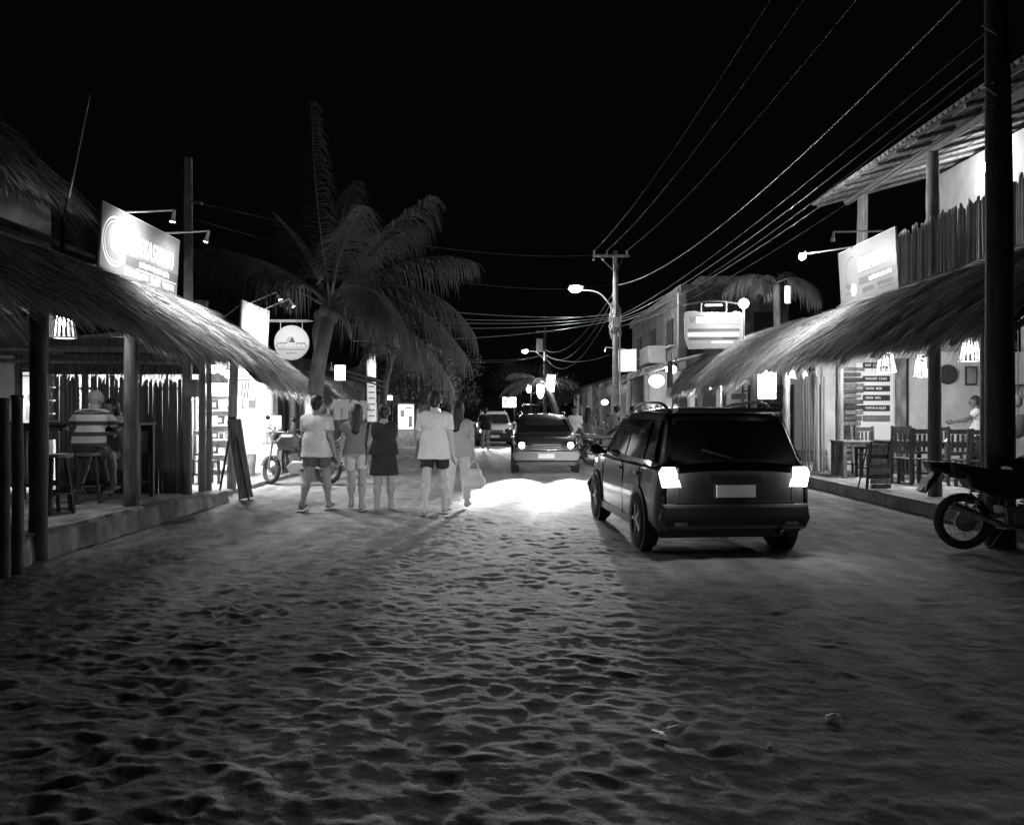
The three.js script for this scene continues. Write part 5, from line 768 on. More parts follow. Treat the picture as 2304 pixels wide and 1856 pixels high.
  obj('rear_bumper', extr([[-0.74, 0], [0.74, 0], [0.78, 0.08], [0.76, 0.2], [-0.76, 0.2], [-0.78, 0.08]], 0.12, 0.035, 0, 0.35, -2.035), pm, t); obj('bumper_strip', box(1.5, 0.05, 0.03, 0, 0.45, -2.09), M.plasticBlack, t); obj('reflector', [box(0.14, 0.035, 0.02, -0.6, 0.38, -2.098), box(0.14, 0.035, 0.02, 0.6, 0.38, -2.098)], M.chrome, t); obj('number_plate', box(0.42, 0.13, 0.015, 0, 0.72, -2.082), M.white, t); obj('tailgate_trim', box(0.56, 0.035, 0.03, 0, 0.83, -2.08), M.chrome, t); obj('rear_spoiler', extr([[-0.58, 0], [0.58, 0], [0.54, 0.04], [-0.54, 0.04]], 0.2, 0.01, 0, 1.55 + up, -1.78, Math.PI / 2 * 0.0), pm, t); obj('rear_wiper', rod(V(0.02, 1.07, -2.03), V(0.34, 1.16, -1.985), 0.012), M.black, t); obj('exhaust', move(new THREE.CylinderGeometry(0.03, 0.03, 0.2, 12, 1, true), -0.5, 0.28, -2.06, Math.PI / 2), M.metalDark, t); obj('underbody', box(1.5, 0.14, 3.7, 0, 0.27, 0), M.black, t);
  obj('front_bumper', extr([[-0.8, 0], [0.8, 0], [0.84, 0.12], [0.78, 0.22], [-0.78, 0.22], [-0.84, 0.12]], 0.16, 0.04, 0, 0.34, 1.99), M.plasticBlack, t); for (let k = 0; k < 3; k++) obj('grille_bar', box(0.74, 0.03, 0.03, 0, 0.62 + k * 0.055, 2.05), M.plasticBlack, t); obj('number_plate', box(0.42, 0.12, 0.015, 0, 0.45, 2.085), M.white, t);
  t.updateMatrixWorld(true);
  if (o.beam) for (const s of [-1, 1]) spot(t.localToWorld(V(s * 0.62, 0.72, 2.13)), t.localToWorld(V(s * 0.55 + (o.skew || 0), o.aimY ?? -0.6, 10)), o.beam, o.cone || 0.22, 0.9, 0.07);
  if (o.fan) for (const k of [-1, 1]) for (const [a, sl, pw, cone] of [[-0.05, 0.2, 0.3, 0.25], [-0.13, 0.18, 1.1, 0.105]]) { const q = t.localToWorld(V(k * 0.62, 0.72, 2.13)); spot(q, q.clone().add(V(Math.sin(a), -sl, Math.cos(a))), o.fan * pw, cone, 1, 0.07); }
  if (o.tail) for (const s of [-1, 1]) point(t.localToWorld(V(s * 0.72, 0.86, -2.13)), o.tailPower || 0.4, 0.08);
  return t;
}
car('dark_car', 'dark hatchback with lit tail lights driving away in the street', V(2.2, 0, -10.55), Math.PI + 0.08, { l: 0.025, tail: 5, head: 12, beam: 110, aimY: -0.9, cone: 0.3, tailPower: 1 });
car('oncoming_car', 'dark oncoming car with bright headlights in the middle of the street', V(ux(1225, 21.5), 0, -22.4), 0.0, { l: 0.06, h: 1.5, head: 40, fan: 1600 });
car('pale_car', 'pale oncoming car with headlights behind the walkers', V(ux(1108, 37), 0, -39), 0.06, { l: 0.5, head: 40, beam: 200 });
car('tall_jeep', 'tall dark jeep with headlights at the far end of the street', V(ux(1196, 62), 0.35, -64), -0.03, { l: 0.05, h: 1.85, head: 60, beam: 120 });

// ================================================================ motorbikes
function motorbike(label, p, turn, o = {}) {                                   // front towards +x, standing on its side stand
  const t = thing('motorbike', label, 'motorbike', p, turn, 'parked motorbikes'); t.rotation.set(0, turn, 0); const trail = o.trail, bodyM = paint(o.l ?? 0.03), R = trail ? 0.315 : 0.3;
  const wheel = (parent, x, nm) => {
    const w = obj(nm, torus(R - 0.05, 0.05, 40, 12).translate(x, R, 0), M.rubber, parent);
    const sp = []; for (let k = 0; k < 28; k++) { const a = k / 28 * 6.283, b = a + (k % 2 ? 0.9 : -0.9); sp.push(rod(V(x + Math.cos(b) * 0.05, R + Math.sin(b) * 0.05, k % 4 < 2 ? 0.04 : -0.04), V(x + Math.cos(a) * (R - 0.09), R + Math.sin(a) * (R - 0.09), 0), 0.0028, 0.0028, 4)); }
    obj(nm === 'rear_wheel' ? 'rear_spokes' : 'spokes', [...sp, torus(R - 0.085, 0.016, 40, 8).translate(x, R, 0)], M.chrome, parent);
    obj('hub', [move(new THREE.CylinderGeometry(0.055, 0.055, 0.12, 16), x, R, 0, Math.PI / 2), move(new THREE.CylinderGeometry(0.115, 0.115, 0.012, 24), x, R, 0.07, Math.PI / 2)], M.metalGrey, parent); return w;
  };
  wheel(t, -0.64, 'rear_wheel');
  const arc = (cx, r, a0, a1, w, th, y = R) => patch((u, v) => { const a = lerp(a0, a1, u), q = r - 0.02 * (2 * v - 1) ** 2; return V(cx + Math.cos(a) * q, y + Math.sin(a) * q, (v - 0.5) * w); }, 18, 6);
  // front end turns as one
  const st = obj('fork', [rod(V(0.02, 0.62, 0.085), V(0.2, R - 0.62 + 0.0, 0.085), 0.024, 0.027, 8), rod(V(0.02, 0.62, -0.085), V(0.2, R - 0.62, -0.085), 0.024, 0.027, 8), box(0.05, 0.03, 0.24, 0.02, 0.3, 0), box(0.05, 0.03, 0.24, -0.05, 0.1 + 0.4, 0)], M.chrome, t); st.position.set(0.5, 0.62, 0); st.rotation.y = o.steer || 0;
  const fw = new THREE.Group(); wheel(st, 0.2, 'front_wheel'); for (const c of st.children) c.position.y = -0.62;
  obj('front_fender', arc(0.2, trail ? R + 0.13 : R + 0.03, trail ? 0.55 : 0.3, trail ? 2.5 : 2.6, 0.15, 0.01), trail ? bodyM : M.chrome, st).position.y = -0.62;
  obj('handlebar', tube([V(-0.18, 0.55, 0.37), V(-0.08, 0.54, 0.24), V(-0.02, 0.44, 0.1), V(-0.02, 0.44, -0.1), V(-0.08, 0.54, -0.24), V(-0.18, 0.55, -0.37)], 0.014, 30, 8), M.chrome, st);
  for (const s of [-1, 1]) { obj('grip', rod(V(-0.14, 0.545, s * 0.3), V(-0.19, 0.55, s * 0.4), 0.02), M.rubber, st); if (!o.noMirror) obj('mirror', [rod(V(-0.1, 0.55, s * 0.26), V(-0.08, 0.74, s * 0.32), 0.007), ball(0.06, -0.08, 0.78, s * 0.34, 0.35, 0.8, 1.15)], M.black, st); }
  obj('headlight', [ball(0.095, 0.1, 0.4, 0, 0.9, 1, 1, 16)], M.black, st); obj('headlight_glass', ball(0.085, 0.15, 0.4, 0, 0.5, 1, 1, 16), o.lit ? glow(30) : M.chrome, st); obj('gauge', move(new THREE.CylinderGeometry(0.05, 0.05, 0.06, 14), 0.02, 0.52, 0.05, 0, 0, 0.5), M.black, st);
  if (trail) obj('number_fairing', extr([[-0.03, -0.1], [0.04, -0.12], [0.03, 0.14], [-0.03, 0.1]], 0.2, 0.02, 0.17, 0.42, 0), bodyM, st);
  obj('frame', [tube([V(0.46, 0.92, 0), V(0.3, 0.6, 0.04), V(0.22, 0.32, 0.08), V(-0.1, 0.28, 0.1), V(-0.2, 0.45, 0.09)], 0.018, 20, 6), tube([V(0.46, 0.92, 0), V(0.3, 0.6, -0.04), V(0.22, 0.32, -0.08), V(-0.1, 0.28, -0.1), V(-0.2, 0.45, -0.09)], 0.018, 20, 6), rod(V(0.47, 0.93, 0), V(-0.15, 0.76, 0), 0.024), rod(V(-0.15, 0.76, 0.06), V(-0.2, 0.42, 0.08), 0.02), rod(V(-0.15, 0.76, -0.06), V(-0.2, 0.42, -0.08), 0.02), rod(V(-0.15, 0.74, 0.08), V(-0.75, 0.82, 0.08), 0.016), rod(V(-0.15, 0.74, -0.08), V(-0.75, 0.82, -0.08), 0.016)], M.metalDark, t);
  obj('swingarm', [rod(V(-0.2, 0.4, 0.09), V(-0.68, R, 0.085), 0.026, 0.022), rod(V(-0.2, 0.4, -0.09), V(-0.68, R, -0.085), 0.026, 0.022)], M.metalGrey, t); for (const s of [-1, 1]) obj('shock_absorber', [rod(V(-0.6, R + 0.04, s * 0.1), V(-0.45, 0.72, s * 0.1), 0.012), ...[0, 1, 2, 3, 4, 5, 6].map(k => move(torus(0.03, 0.008, 12, 5), lerp(-0.57, -0.48, k / 6), lerp(R + 0.13, 0.64, k / 6), s * 0.1, Math.PI / 2, 0, 0))], M.chrome, t);
  obj('engine', [extr([[-0.2, 0.26], [0.16, 0.26], [0.22, 0.36], [0.12, 0.46], [-0.22, 0.46]], 0.24, 0.03), ...[0, 1, 2, 3, 4, 5].map(k => box(0.16, 0.012, 0.2, 0.1 + k * 0.012, 0.48 + k * 0.03, 0, 0, 0, -0.3)), rod(V(0.06, 0.4, 0), V(0.16, 0.66, 0), 0.06, 0.055, 12), move(new THREE.CylinderGeometry(0.085, 0.085, 0.28, 18), -0.06, 0.36, 0, Math.PI / 2)], M.metalGrey, t);
  obj('exhaust', [tube([V(0.18, 0.52, 0.08), V(0.26, 0.36, 0.13), V(0.05, 0.24, 0.14), V(-0.3, 0.28, 0.15)], 0.022, 20, 8), rod(V(-0.3, 0.29, 0.15), V(-0.82, trail ? 0.5 : 0.36, 0.17), 0.036, 0.046, 12)], M.chrome, t);
  if (trail) {
    obj('fuel_tank', extr([[-0.12, 0.78], [0.36, 0.74], [0.42, 0.88], [0.28, 1.0], [0.1, 0.99], [-0.1, 0.88]], 0.27, 0.07), bodyM, t); obj('seat', extr([[0.12, 0.93], [-0.1, 0.86], [-0.35, 0.86], [-0.62, 0.92], [-0.78, 0.95], [-0.76, 0.88], [-0.3, 0.77], [0.1, 0.82]], 0.25, 0.035), M.vinyl, t);
    obj('side_panel', extr([[0.05, 0.84], [-0.3, 0.78], [-0.62, 0.84], [-0.55, 0.72], [-0.2, 0.58], [0.05, 0.64]], 0.28, 0.04), bodyM, t); obj('tail_fairing', extr([[-0.5, 0.9], [-0.78, 0.95], [-1.0, 0.96], [-0.98, 0.92], [-0.8, 0.86], [-0.5, 0.8]], 0.2, 0.03), bodyM, t); obj('rear_fender', extr([[-0.85, 0.9], [-0.92, 0.88], [-1.1, 0.66], [-1.06, 0.64]], 0.15, 0.01), M.plasticBlack, t); obj('tank_shroud', extr([[0.4, 0.86], [0.08, 0.9], [0.1, 0.66], [0.3, 0.6]], 0.34, 0.03), bodyM, t);
  } else {
    obj('fuel_tank', extr([[-0.06, 0.78], [0.4, 0.8], [0.46, 0.9], [0.36, 1.0], [0.14, 1.0], [-0.02, 0.9]], 0.29, 0.08), bodyM, t); obj('seat', extr([[0.0, 0.9], [-0.14, 0.84], [-0.4, 0.84], [-0.72, 0.9], [-0.86, 0.9], [-0.84, 0.8], [-0.3, 0.76], [-0.02, 0.78]], 0.27, 0.04), M.vinyl, t);
    obj('side_panel', extr([[0.0, 0.74], [-0.28, 0.76], [-0.34, 0.56], [-0.08, 0.54]], 0.24, 0.02), bodyM, t); obj('tail_fairing', extr([[-0.5, 0.82], [-0.9, 0.88], [-0.92, 0.8], [-0.6, 0.72]], 0.2, 0.02), bodyM, t); obj('rear_fender', arc(-0.64, R + 0.06, 1.0, 3.2, 0.15), bodyM, t);
    obj('rear_rack', tube([V(-0.5, 0.88, 0.14), V(-0.85, 0.92, 0.14), V(-0.96, 1.04, 0.12), V(-0.98, 1.1, 0), V(-0.96, 1.04, -0.12), V(-0.85, 0.92, -0.14), V(-0.5, 0.88, -0.14)], 0.012, 30, 6), M.chrome, t);
  }
  obj('tail_lamp', box(0.04, 0.06, 0.1, trail ? -0.98 : -0.94, trail ? 0.9 : 0.84, 0), phys(0.1, 0.2, { clearcoat: 1 }), t); obj('number_plate', box(0.012, 0.14, 0.18, trail ? -1.06 : -0.98, 0.72, 0, 0, 0, -0.3), M.paper, t);
  obj('side_stand', [rod(V(-0.08, 0.3, -0.1), V(-0.2, -0.01, -0.26), 0.013), box(0.08, 0.012, 0.04, -0.2, 0.0, -0.26)], M.metalDark, t); obj('foot_peg', [rod(V(-0.12, 0.3, 0.1), V(-0.12, 0.3, 0.26), 0.016), rod(V(-0.12, 0.3, -0.1), V(-0.12, 0.3, -0.26), 0.016)], M.rubber, t);
  t.rotation.order = 'YXZ'; t.rotation.x = o.lean ?? -0.12; if (o.lit) { t.updateMatrixWorld(true); spot(t.localToWorld(V(0.73, 1.02, 0)), o.aim, o.lit, 0.16, 0.8, 0.07); } return t;
}
motorbike('street motorbike with wire wheels and rear rack beside the palm', V(ux(672, 17.2), 0.015, -17.2), Math.PI - 0.12, { steer: -0.55, l: 0.012, lean: 0.1 });
motorbike('dark trail motorbike at the right edge seen from its rear wheel', V(ux(2178, 8.9) + 0.64, 0.02, -8.95), -0.05, { trail: true, l: 0.012, lean: -0.06 });
motorbike('dark motorbike parked by the people on the right, rear wheel forward', V(ux(1378, 23.4), 0.02, -23.5), 0.25, { l: 0.02 });
motorbike('motorbike half hidden behind the other parked one on the right', V(ux(1338, 25.6), 0.02, -25.8), 0.5, { l: 0.05 });
// added motorbike, out of view: its headlamp lights the walkers from the near right
motorbike('added motorbike out of view at the near right, its headlamp put there to light the walkers', V(3.47, 0.02, -0.9), 1.99, { l: 0.03, lit: 240, aim: V(-1.75, 0.95, -12.5) });
// ================================================================ people
function surfaceNets(fn, lo, hi, cell) {
  const n = [0, 1, 2].map(k => Math.ceil((hi[k] - lo[k]) / cell) + 1), [nx, ny, nz] = n, F3 = new Float32Array(nx * ny * nz);
  for (let k = 0, o = 0; k < nz; k++) for (let j = 0; j < ny; j++) for (let i = 0; i < nx; i++, o++) F3[o] = fn(lo[0] + i * cell, lo[1] + j * cell, lo[2] + k * cell);
  const id = new Int32Array(nx * ny * nz).fill(-1), P = [], I = [], C = [[0, 0, 0], [1, 0, 0], [0, 1, 0], [1, 1, 0], [0, 0, 1], [1, 0, 1], [0, 1, 1], [1, 1, 1]], Ed = [[0, 1], [2, 3], [4, 5], [6, 7], [0, 2], [1, 3], [4, 6], [5, 7], [0, 4], [1, 5], [2, 6], [3, 7]], S = [1, nx, nx * ny];
  for (let k = 0; k < nz - 1; k++) for (let j = 0; j < ny - 1; j++) for (let i = 0; i < nx - 1; i++) {
    const o = i + j * nx + k * nx * ny; let m = 0; const f = []; for (let c = 0; c < 8; c++) { const v = F3[o + C[c][0] + C[c][1] * nx + C[c][2] * nx * ny]; f.push(v); if (v < 0) m++; }
    if (!m || m === 8) continue; let x = 0, y = 0, z = 0, q = 0;
    for (const [a, b] of Ed) if ((f[a] < 0) !== (f[b] < 0)) { const t = f[a] / (f[a] - f[b]); x += lerp(C[a][0], C[b][0], t); y += lerp(C[a][1], C[b][1], t); z += lerp(C[a][2], C[b][2], t); q++; }
    id[o] = P.length / 3; P.push(lo[0] + (i + x / q) * cell, lo[1] + (j + y / q) * cell, lo[2] + (k + z / q) * cell);
  }
  for (let k = 1; k < nz - 1; k++) for (let j = 1; j < ny - 1; j++) for (let i = 1; i < nx - 1; i++) {
    const o = i + j * nx + k * nx * ny, a = F3[o] < 0;
    for (let x = 0; x < 3; x++) { const b = F3[o + S[x]] < 0; if (a === b) continue; const u = S[(x + 1) % 3], v = S[(x + 2) % 3], q = [id[o - u - v], id[o - v], id[o], id[o - u]]; if (q.some(w => w < 0)) continue; a ? I.push(q[0], q[1], q[2], q[0], q[2], q[3]) : I.push(q[0], q[2], q[1], q[0], q[3], q[2]); }
  }
  const g = new THREE.BufferGeometry(); g.setAttribute('position', new THREE.Float32BufferAttribute(P, 3)); g.setIndex(I); g.computeVertexNormals(); return g;
}
function field(caps, k = 0.035) {                                              // caps: [a, b, ra, rb, flatZ?]; smooth union of tapered capsules
  const A = caps.map(([a, b, ra, rb]) => { const d = b.clone().sub(a); return [a.x, a.y, a.z, d.x, d.y, d.z, 1 / Math.max(1e-6, d.lengthSq()), ra, rb]; });
  return (x, y, z) => { let D = 9; for (const c of A) { const px = x - c[0], py = y - c[1], pz = z - c[2], t = clamp((px * c[3] + py * c[4] + pz * c[5]) * c[6], 0, 1), ex = px - t * c[3], ey = py - t * c[4], ez = pz - t * c[5], d = Math.sqrt(ex * ex + ey * ey + ez * ez) - (c[7] + (c[8] - c[7]) * t); const h = Math.max(k - Math.abs(D - d), 0); D = Math.min(D, d) - h * h / (4 * k); } return D; };
}
function mesh3(caps, k, cell, cut) {
  const lo = [9, 9, 9], hi = [-9, -9, -9]; for (const [a, b, ra, rb] of caps) for (const [p, r] of [[a, ra], [b, rb]]) ['x', 'y', 'z'].forEach((c, i) => { lo[i] = Math.min(lo[i], p[c] - r - 0.03); hi[i] = Math.max(hi[i], p[c] + r + 0.03); });
  const f = field(caps, k); return surfaceNets(cut ? (x, y, z) => Math.max(f(x, y, z), cut(x, y, z)) : f, lo, hi, cell);
}
const headGeo = mesh3([[V(0, 0.04, -0.012), V(0, 0.04, -0.012), 0.094, 0.094], [V(0, 0.03, 0.03), V(0, 0.0, 0.035), 0.072, 0.07], [V(-0.02, -0.06, 0.045), V(0.02, -0.06, 0.045), 0.04, 0.04], [V(0, 0.012, 0.1), V(0, -0.018, 0.113), 0.011, 0.016], [V(-0.035, 0.035, 0.088), V(0.035, 0.035, 0.088), 0.016, 0.016], [V(-0.018, -0.047, 0.087), V(0.018, -0.047, 0.087), 0.01, 0.01], [V(-0.092, 0.02, -0.005), V(-0.094, -0.015, -0.002), 0.013, 0.009], [V(0.092, 0.02, -0.005), V(0.094, -0.015, -0.002), 0.013, 0.009], [V(0, -0.05, -0.02), V(0, -0.16, -0.035), 0.055, 0.058]], 0.02, 0.0065);
const handGeo = (() => {
  const c = [[V(-0.025, -0.02, 0), V(-0.03, -0.085, 0), 0.017, 0.014], [V(0, -0.02, 0), V(0, -0.09, 0.002), 0.018, 0.014], [V(0.025, -0.02, 0), V(0.028, -0.085, 0), 0.017, 0.014], [V(0, 0.02, 0), V(0, -0.02, 0), 0.026, 0.022]];
  [[-0.034, 0.06], [-0.012, 0.075], [0.01, 0.08], [0.031, 0.07]].forEach(([x, l], i) => { const a = V(x, -0.085, 0), b = V(x * 1.12, -0.085 - l * 0.45, 0.008), d = V(x * 1.15, -0.085 - l * 0.78, 0.026), e = V(x * 1.13, -0.085 - l * 0.98, 0.045); c.push([a, b, 0.0095, 0.009], [b, d, 0.0088, 0.008], [d, e, 0.008, 0.0068]); });
  c.push([V(0.03, -0.02, 0.006), V(0.055, -0.055, 0.022), 0.013, 0.0105], [V(0.055, -0.055, 0.022), V(0.06, -0.09, 0.032), 0.01, 0.008]); return mesh3(c, 0.008, 0.004);
})();
const hairM = mat(0.015, 0.55), hairPale = mat(0.3, 0.6), eyeM = mat(0.02, 0.2);
function person(label, p, turn, o) {
  const t = thing('person', label, 'person', p, turn, o.group), s = (o.h || 1.72) / 1.75, skin = mat(o.skin ?? 0.3, 0.55), ry = (v, a) => v.applyAxisAngle(V(1, 0, 0), -a);
  const pel = V(0, o.seat ? o.seat : 0.97, 0), lean = o.lean || 0, up = (y, x = 0, z = 0) => { const q = V(x, y, z); ry(q, -lean); return q.add(pel); };
  const J = { waist: up(0.14), chest: up(0.36), neck: up(0.52), head: up(0.655, 0, 0.025 + 0.06 * lean) };
  const caps = [], legs = [], arms = [];
  const tor = [[up(0.0, -0.075), up(0.0, 0.075), 0.118, 0.118], [up(0.13, -0.06), up(0.13, 0.06), 0.108, 0.108], [up(0.34, -0.09), up(0.34, 0.09), 0.112, 0.112], [up(0.13, 0), up(0.36, 0), 0.12, 0.125], [up(0.44, -0.13), up(0.44, 0.13), 0.075, 0.075], [up(0.46), up(0.58), 0.062, 0.056]];
  for (const sd of [-1, 1]) {
    const [ha, ho, kn] = sd < 0 ? o.legL || [0, 0.03, 0.05] : o.legR || [0, 0.03, 0.05], hip = pel.clone().add(V(sd * 0.095, -0.03, 0)), th = ry(V(sd * ho, -1, 0).normalize().multiplyScalar(0.43), ha), knee = hip.clone().add(th), an = knee.clone().add(ry(V(sd * ho * 0.4, -0.42, 0), ha - kn)), toe = an.clone().add(V(sd * 0.02, -0.045, 0.13));
    legs.push([hip, knee, an, toe]);
    caps.push([hip, knee, 0.092, 0.058], [knee, knee.clone().lerp(an, 0.35), 0.056, 0.058], [knee.clone().lerp(an, 0.35), an, 0.058, 0.037], [an.clone().add(V(0, -0.045, -0.035)), toe, 0.034, 0.026], [an, an.clone().add(V(0, -0.03, 0)), 0.038, 0.036]);
    const [af, ao, el, ei] = sd < 0 ? o.armL || [0.1, 0.12, 0.2, 0] : o.armR || [0.1, 0.12, 0.2, 0], sh = up(0.43, sd * 0.185), ud = ry(V(sd * ao, -1, 0).normalize(), af).multiplyScalar(0.29), elb = sh.clone().add(ud), fd = ry(V(sd * (ao - (ei || 0)), -1, 0).normalize(), af + el).multiplyScalar(0.25), wr = elb.clone().add(fd);
    arms.push([sh, elb, wr, fd.clone().normalize()]); caps.push([sh, elb, 0.052, 0.042], [elb, wr, 0.042, 0.028]);
  }
  caps.push(...tor);
  const geos = [mesh3(caps, 0.05, 0.017)], hd = headGeo.clone(), hp = J.head.clone(), tilt = o.nod ?? 0.1 + lean * 0.4;
  move(hd, hp.x, hp.y, hp.z, tilt, o.look || 0); geos.push(hd);
  arms.forEach(([, , wr, fd], i) => { const h = handGeo.clone(); if (i) h.scale(-1, 1, 1); if (i) { const ix = h.index.array; for (let k = 0; k < ix.length; k += 3) { const q = ix[k]; ix[k] = ix[k + 1]; ix[k + 1] = q; } h.computeVertexNormals(); } h.rotateY(i ? 1.2 : -1.2); h.applyQuaternion(new THREE.Quaternion().setFromUnitVectors(V(0, -1, 0), fd)); h.translate(wr.x, wr.y, wr.z); geos.push(h); });
  const body = obj('body', geos, skin, t);
  const onHead = g => move(g, hp.x, hp.y, hp.z, tilt, o.look || 0);
  // hair
  const hc = [[V(0, 0.055, -0.02), V(0, 0.055, -0.02), 0.102, 0.102], [V(0, 0.0, -0.05), V(0, -0.04, -0.055), 0.08, 0.06]];
  if (o.hair === 'long') hc.push([V(0, 0, -0.06), V(0.0, -0.3, -0.1), 0.085, 0.075], [V(-0.06, 0, -0.03), V(-0.07, -0.2, -0.06), 0.045, 0.04], [V(0.06, 0, -0.03), V(0.07, -0.2, -0.06), 0.045, 0.04]); if (o.hair === 'bun') hc.push([V(0, 0.1, -0.13), V(0, 0.1, -0.13), 0.05, 0.05]);
  obj('hair', onHead(mesh3(hc, 0.03, 0.009, (x, y, z) => z - (y > 0.07 ? 0.09 : 0.0 + (y > 0.02 ? 0.03 : 0)) )), o.hairM || hairM, t);
  obj('eyes', [onHead(ball(0.009, -0.033, 0.012, 0.093)), onHead(ball(0.009, 0.033, 0.012, 0.093))], eyeM, t);
  // clothes: shells that hang a little off the body and end in clean hems
  const sm = o.shirtM || mat(o.shirt ?? 0.5, 0.85, { map: TX.cloth, bumpMap: bump.grain, bumpScale: 0.006 }), bm = o.bottomM || mat(o.bottom ?? 0.1, 0.85, { map: TX.cloth, bumpMap: bump.grain, bumpScale: 0.006 }), hem = o.hem ?? -0.1;
  const sc = [[up(hem - 0.08, -0.1), up(hem - 0.08, 0.1), 0.155, 0.155], [up(0.1, -0.075), up(0.1, 0.075), 0.125, 0.125], [up(0.34, -0.095), up(0.34, 0.095), 0.126, 0.126], [up(hem, 0), up(0.36, 0), 0.138, 0.138], [up(hem - 0.08, -0.1), up(0.14, -0.085), 0.15, 0.125], [up(hem - 0.08, 0.1), up(0.14, 0.085), 0.15, 0.125], [up(0.435, -0.14), up(0.435, 0.14), 0.088, 0.088]], sl = o.sleeve ?? 0.65;
  const wob = (x, y, z) => 0.006 * perlin.noise(x * 14, y * 7, z * 14);
  const upV = V(0, 1, 0); ry(upV, -lean); const cutB = pel.clone().addScaledVector(upV, hem), cutT = pel.clone().addScaledVector(upV, 0.53);
  const cut = (x, y, z) => Math.max((cutB.x - x) * upV.x + (cutB.y - y) * upV.y + (cutB.z - z) * upV.z, (x - cutT.x) * upV.x + (y - cutT.y) * upV.y + (z - cutT.z) * upV.z) ;
  obj(o.top || 'shirt', mesh3(sc, 0.05, 0.015, (x, y, z) => cut(x, y, z) + wob(x, y, z) * 1.5), sm, t);
  if (sl > 0) for (const [sh, elb, wr] of arms) { const e = sl <= 1 ? sh.clone().lerp(elb, sl) : elb.clone().lerp(wr, sl - 1), d = e.clone().sub(sl <= 1 ? sh : elb).normalize(), cs = sl <= 1 ? [[sh, e.clone().addScaledVector(d, 0.05), 0.075, 0.074]] : [[sh, elb, 0.072, 0.06], [elb, e.clone().addScaledVector(d, 0.05), 0.06, 0.052]]; obj('sleeve', mesh3(cs, 0.03, 0.012, (x, y, z) => (x - e.x) * d.x + (y - e.y) * d.y + (z - e.z) * d.z + wob(x, y, z)), sm, t); }
  const kind = o.wear || 'shorts', bl = { shorts: 0.62, trousers: 1.85, skirt: 0.6, dress: 0.95 }[kind];
  if (kind === 'skirt' || kind === 'dress') obj('skirt', mesh3([[up(0.08, -0.06), up(0.08, 0.06), 0.115, 0.115], [up(0, -0.07), pel.clone().add(V(-0.09, -bl * 0.6, 0)), 0.125, 0.15], [up(0, 0.07), pel.clone().add(V(0.09, -bl * 0.6, 0)), 0.125, 0.15]], 0.08, 0.015, (x, y, z) => Math.max(pel.y - bl * 0.6 - y, y - pel.y - 0.12)), bm, t);
  else {
    const pc = [[up(0.05, -0.07), up(0.05, 0.07), 0.124, 0.124]]; let ends = [];
    for (const [hip, knee, an] of legs) { const e = bl <= 1 ? hip.clone().lerp(knee, bl) : knee.clone().lerp(an, bl - 1), d = e.clone().sub(bl <= 1 ? hip : knee).normalize(); pc.push(bl <= 1 ? [hip, e.clone().addScaledVector(d, 0.1), 0.108, 0.096] : [hip, knee, 0.105, 0.078]); if (bl > 1) pc.push([knee, e.clone().addScaledVector(d, 0.08), 0.076, 0.066]); ends.push([e, d]); }
    obj(kind, mesh3(pc, 0.03, 0.015, (x, y, z) => { let m = (x - cutT.x) * upV.x + (y - pel.y - 0.13) * upV.y; for (const [e, d] of ends) { const q = (x - e.x) * d.x + (y - e.y) * d.y + (z - e.z) * d.z; if (Math.hypot(x - e.x, z - e.z, (y - e.y) * 0.6) < 0.2) m = Math.max(m, q); } return m + wob(x, y, z); }), bm, t);
  }
  if (o.shoes !== false) legs.forEach(([, , an, toe]) => obj('sandal', [box(0.085, 0.018, 0.25, (an.x + toe.x) / 2, Math.min(an.y, toe.y) - 0.068, an.z + 0.045), box(0.08, 0.03, 0.04, (an.x + toe.x) / 2, toe.y + 0.012, toe.z - 0.03)], M.vinyl, t));
  t.scale.setScalar(s);
  return { t, arms, J };
}
const lowest = 0.075;
// the group walking away along the street
const wl = -12.6, gy = z => 0;
person('man in pale loose shirt at the left of the walking group', V(ux(712, 12.6), 0, -12.6), Math.PI - 0.15, { h: 1.8, legL: [0.28, 0.03, 0.12], legR: [-0.22, 0.03, 0.2], armL: [-0.3, 0.25, 0.4], armR: [0.4, 0.2, 0.5], shirt: 0.78, bottom: 0.12, hem: -0.14, skin: 0.25, group: 'people walking along the street' });
person('long haired woman in grey top and pale shorts, walking', V(ux(802, 12.7), 0, -12.7), Math.PI + 0.05, { h: 1.66, legL: [-0.2, 0.02, 0.15], legR: [0.24, 0.02, 0.1], armL: [0.3, 0.15, 0.7], armR: [-0.2, 0.15, 0.2], shirt: 0.22, bottom: 0.62, hair: 'long', sleeve: 0.3, hem: -0.02, skin: 0.28, group: 'people walking along the street' });
person('woman in black top and black skirt, walking', V(ux(864, 12.5), 0, -12.5), Math.PI + 0.15, { h: 1.65, legL: [0.2, 0.02, 0.1], legR: [-0.18, 0.02, 0.18], armL: [0.5, 0.1, 1.1], armR: [0.1, 0.15, 0.3], shirt: 0.02, bottom: 0.02, hair: 'bun', sleeve: 0, hem: -0.02, wear: 'skirt', skin: 0.26, group: 'people walking along the street' });
person('tall man in pale shirt and short dark trousers, centre of the group', V(ux(978, 12.1), 0, -12.1), Math.PI, { h: 1.84, legL: [0.3, 0.04, 0.1], legR: [-0.3, 0.03, 0.15], armL: [-0.15, 0.14, 0.25], armR: [0.2, 0.16, 0.4], shirt: 0.8, bottom: 0.02, hem: -0.16, skin: 0.42, group: 'people walking along the street' });
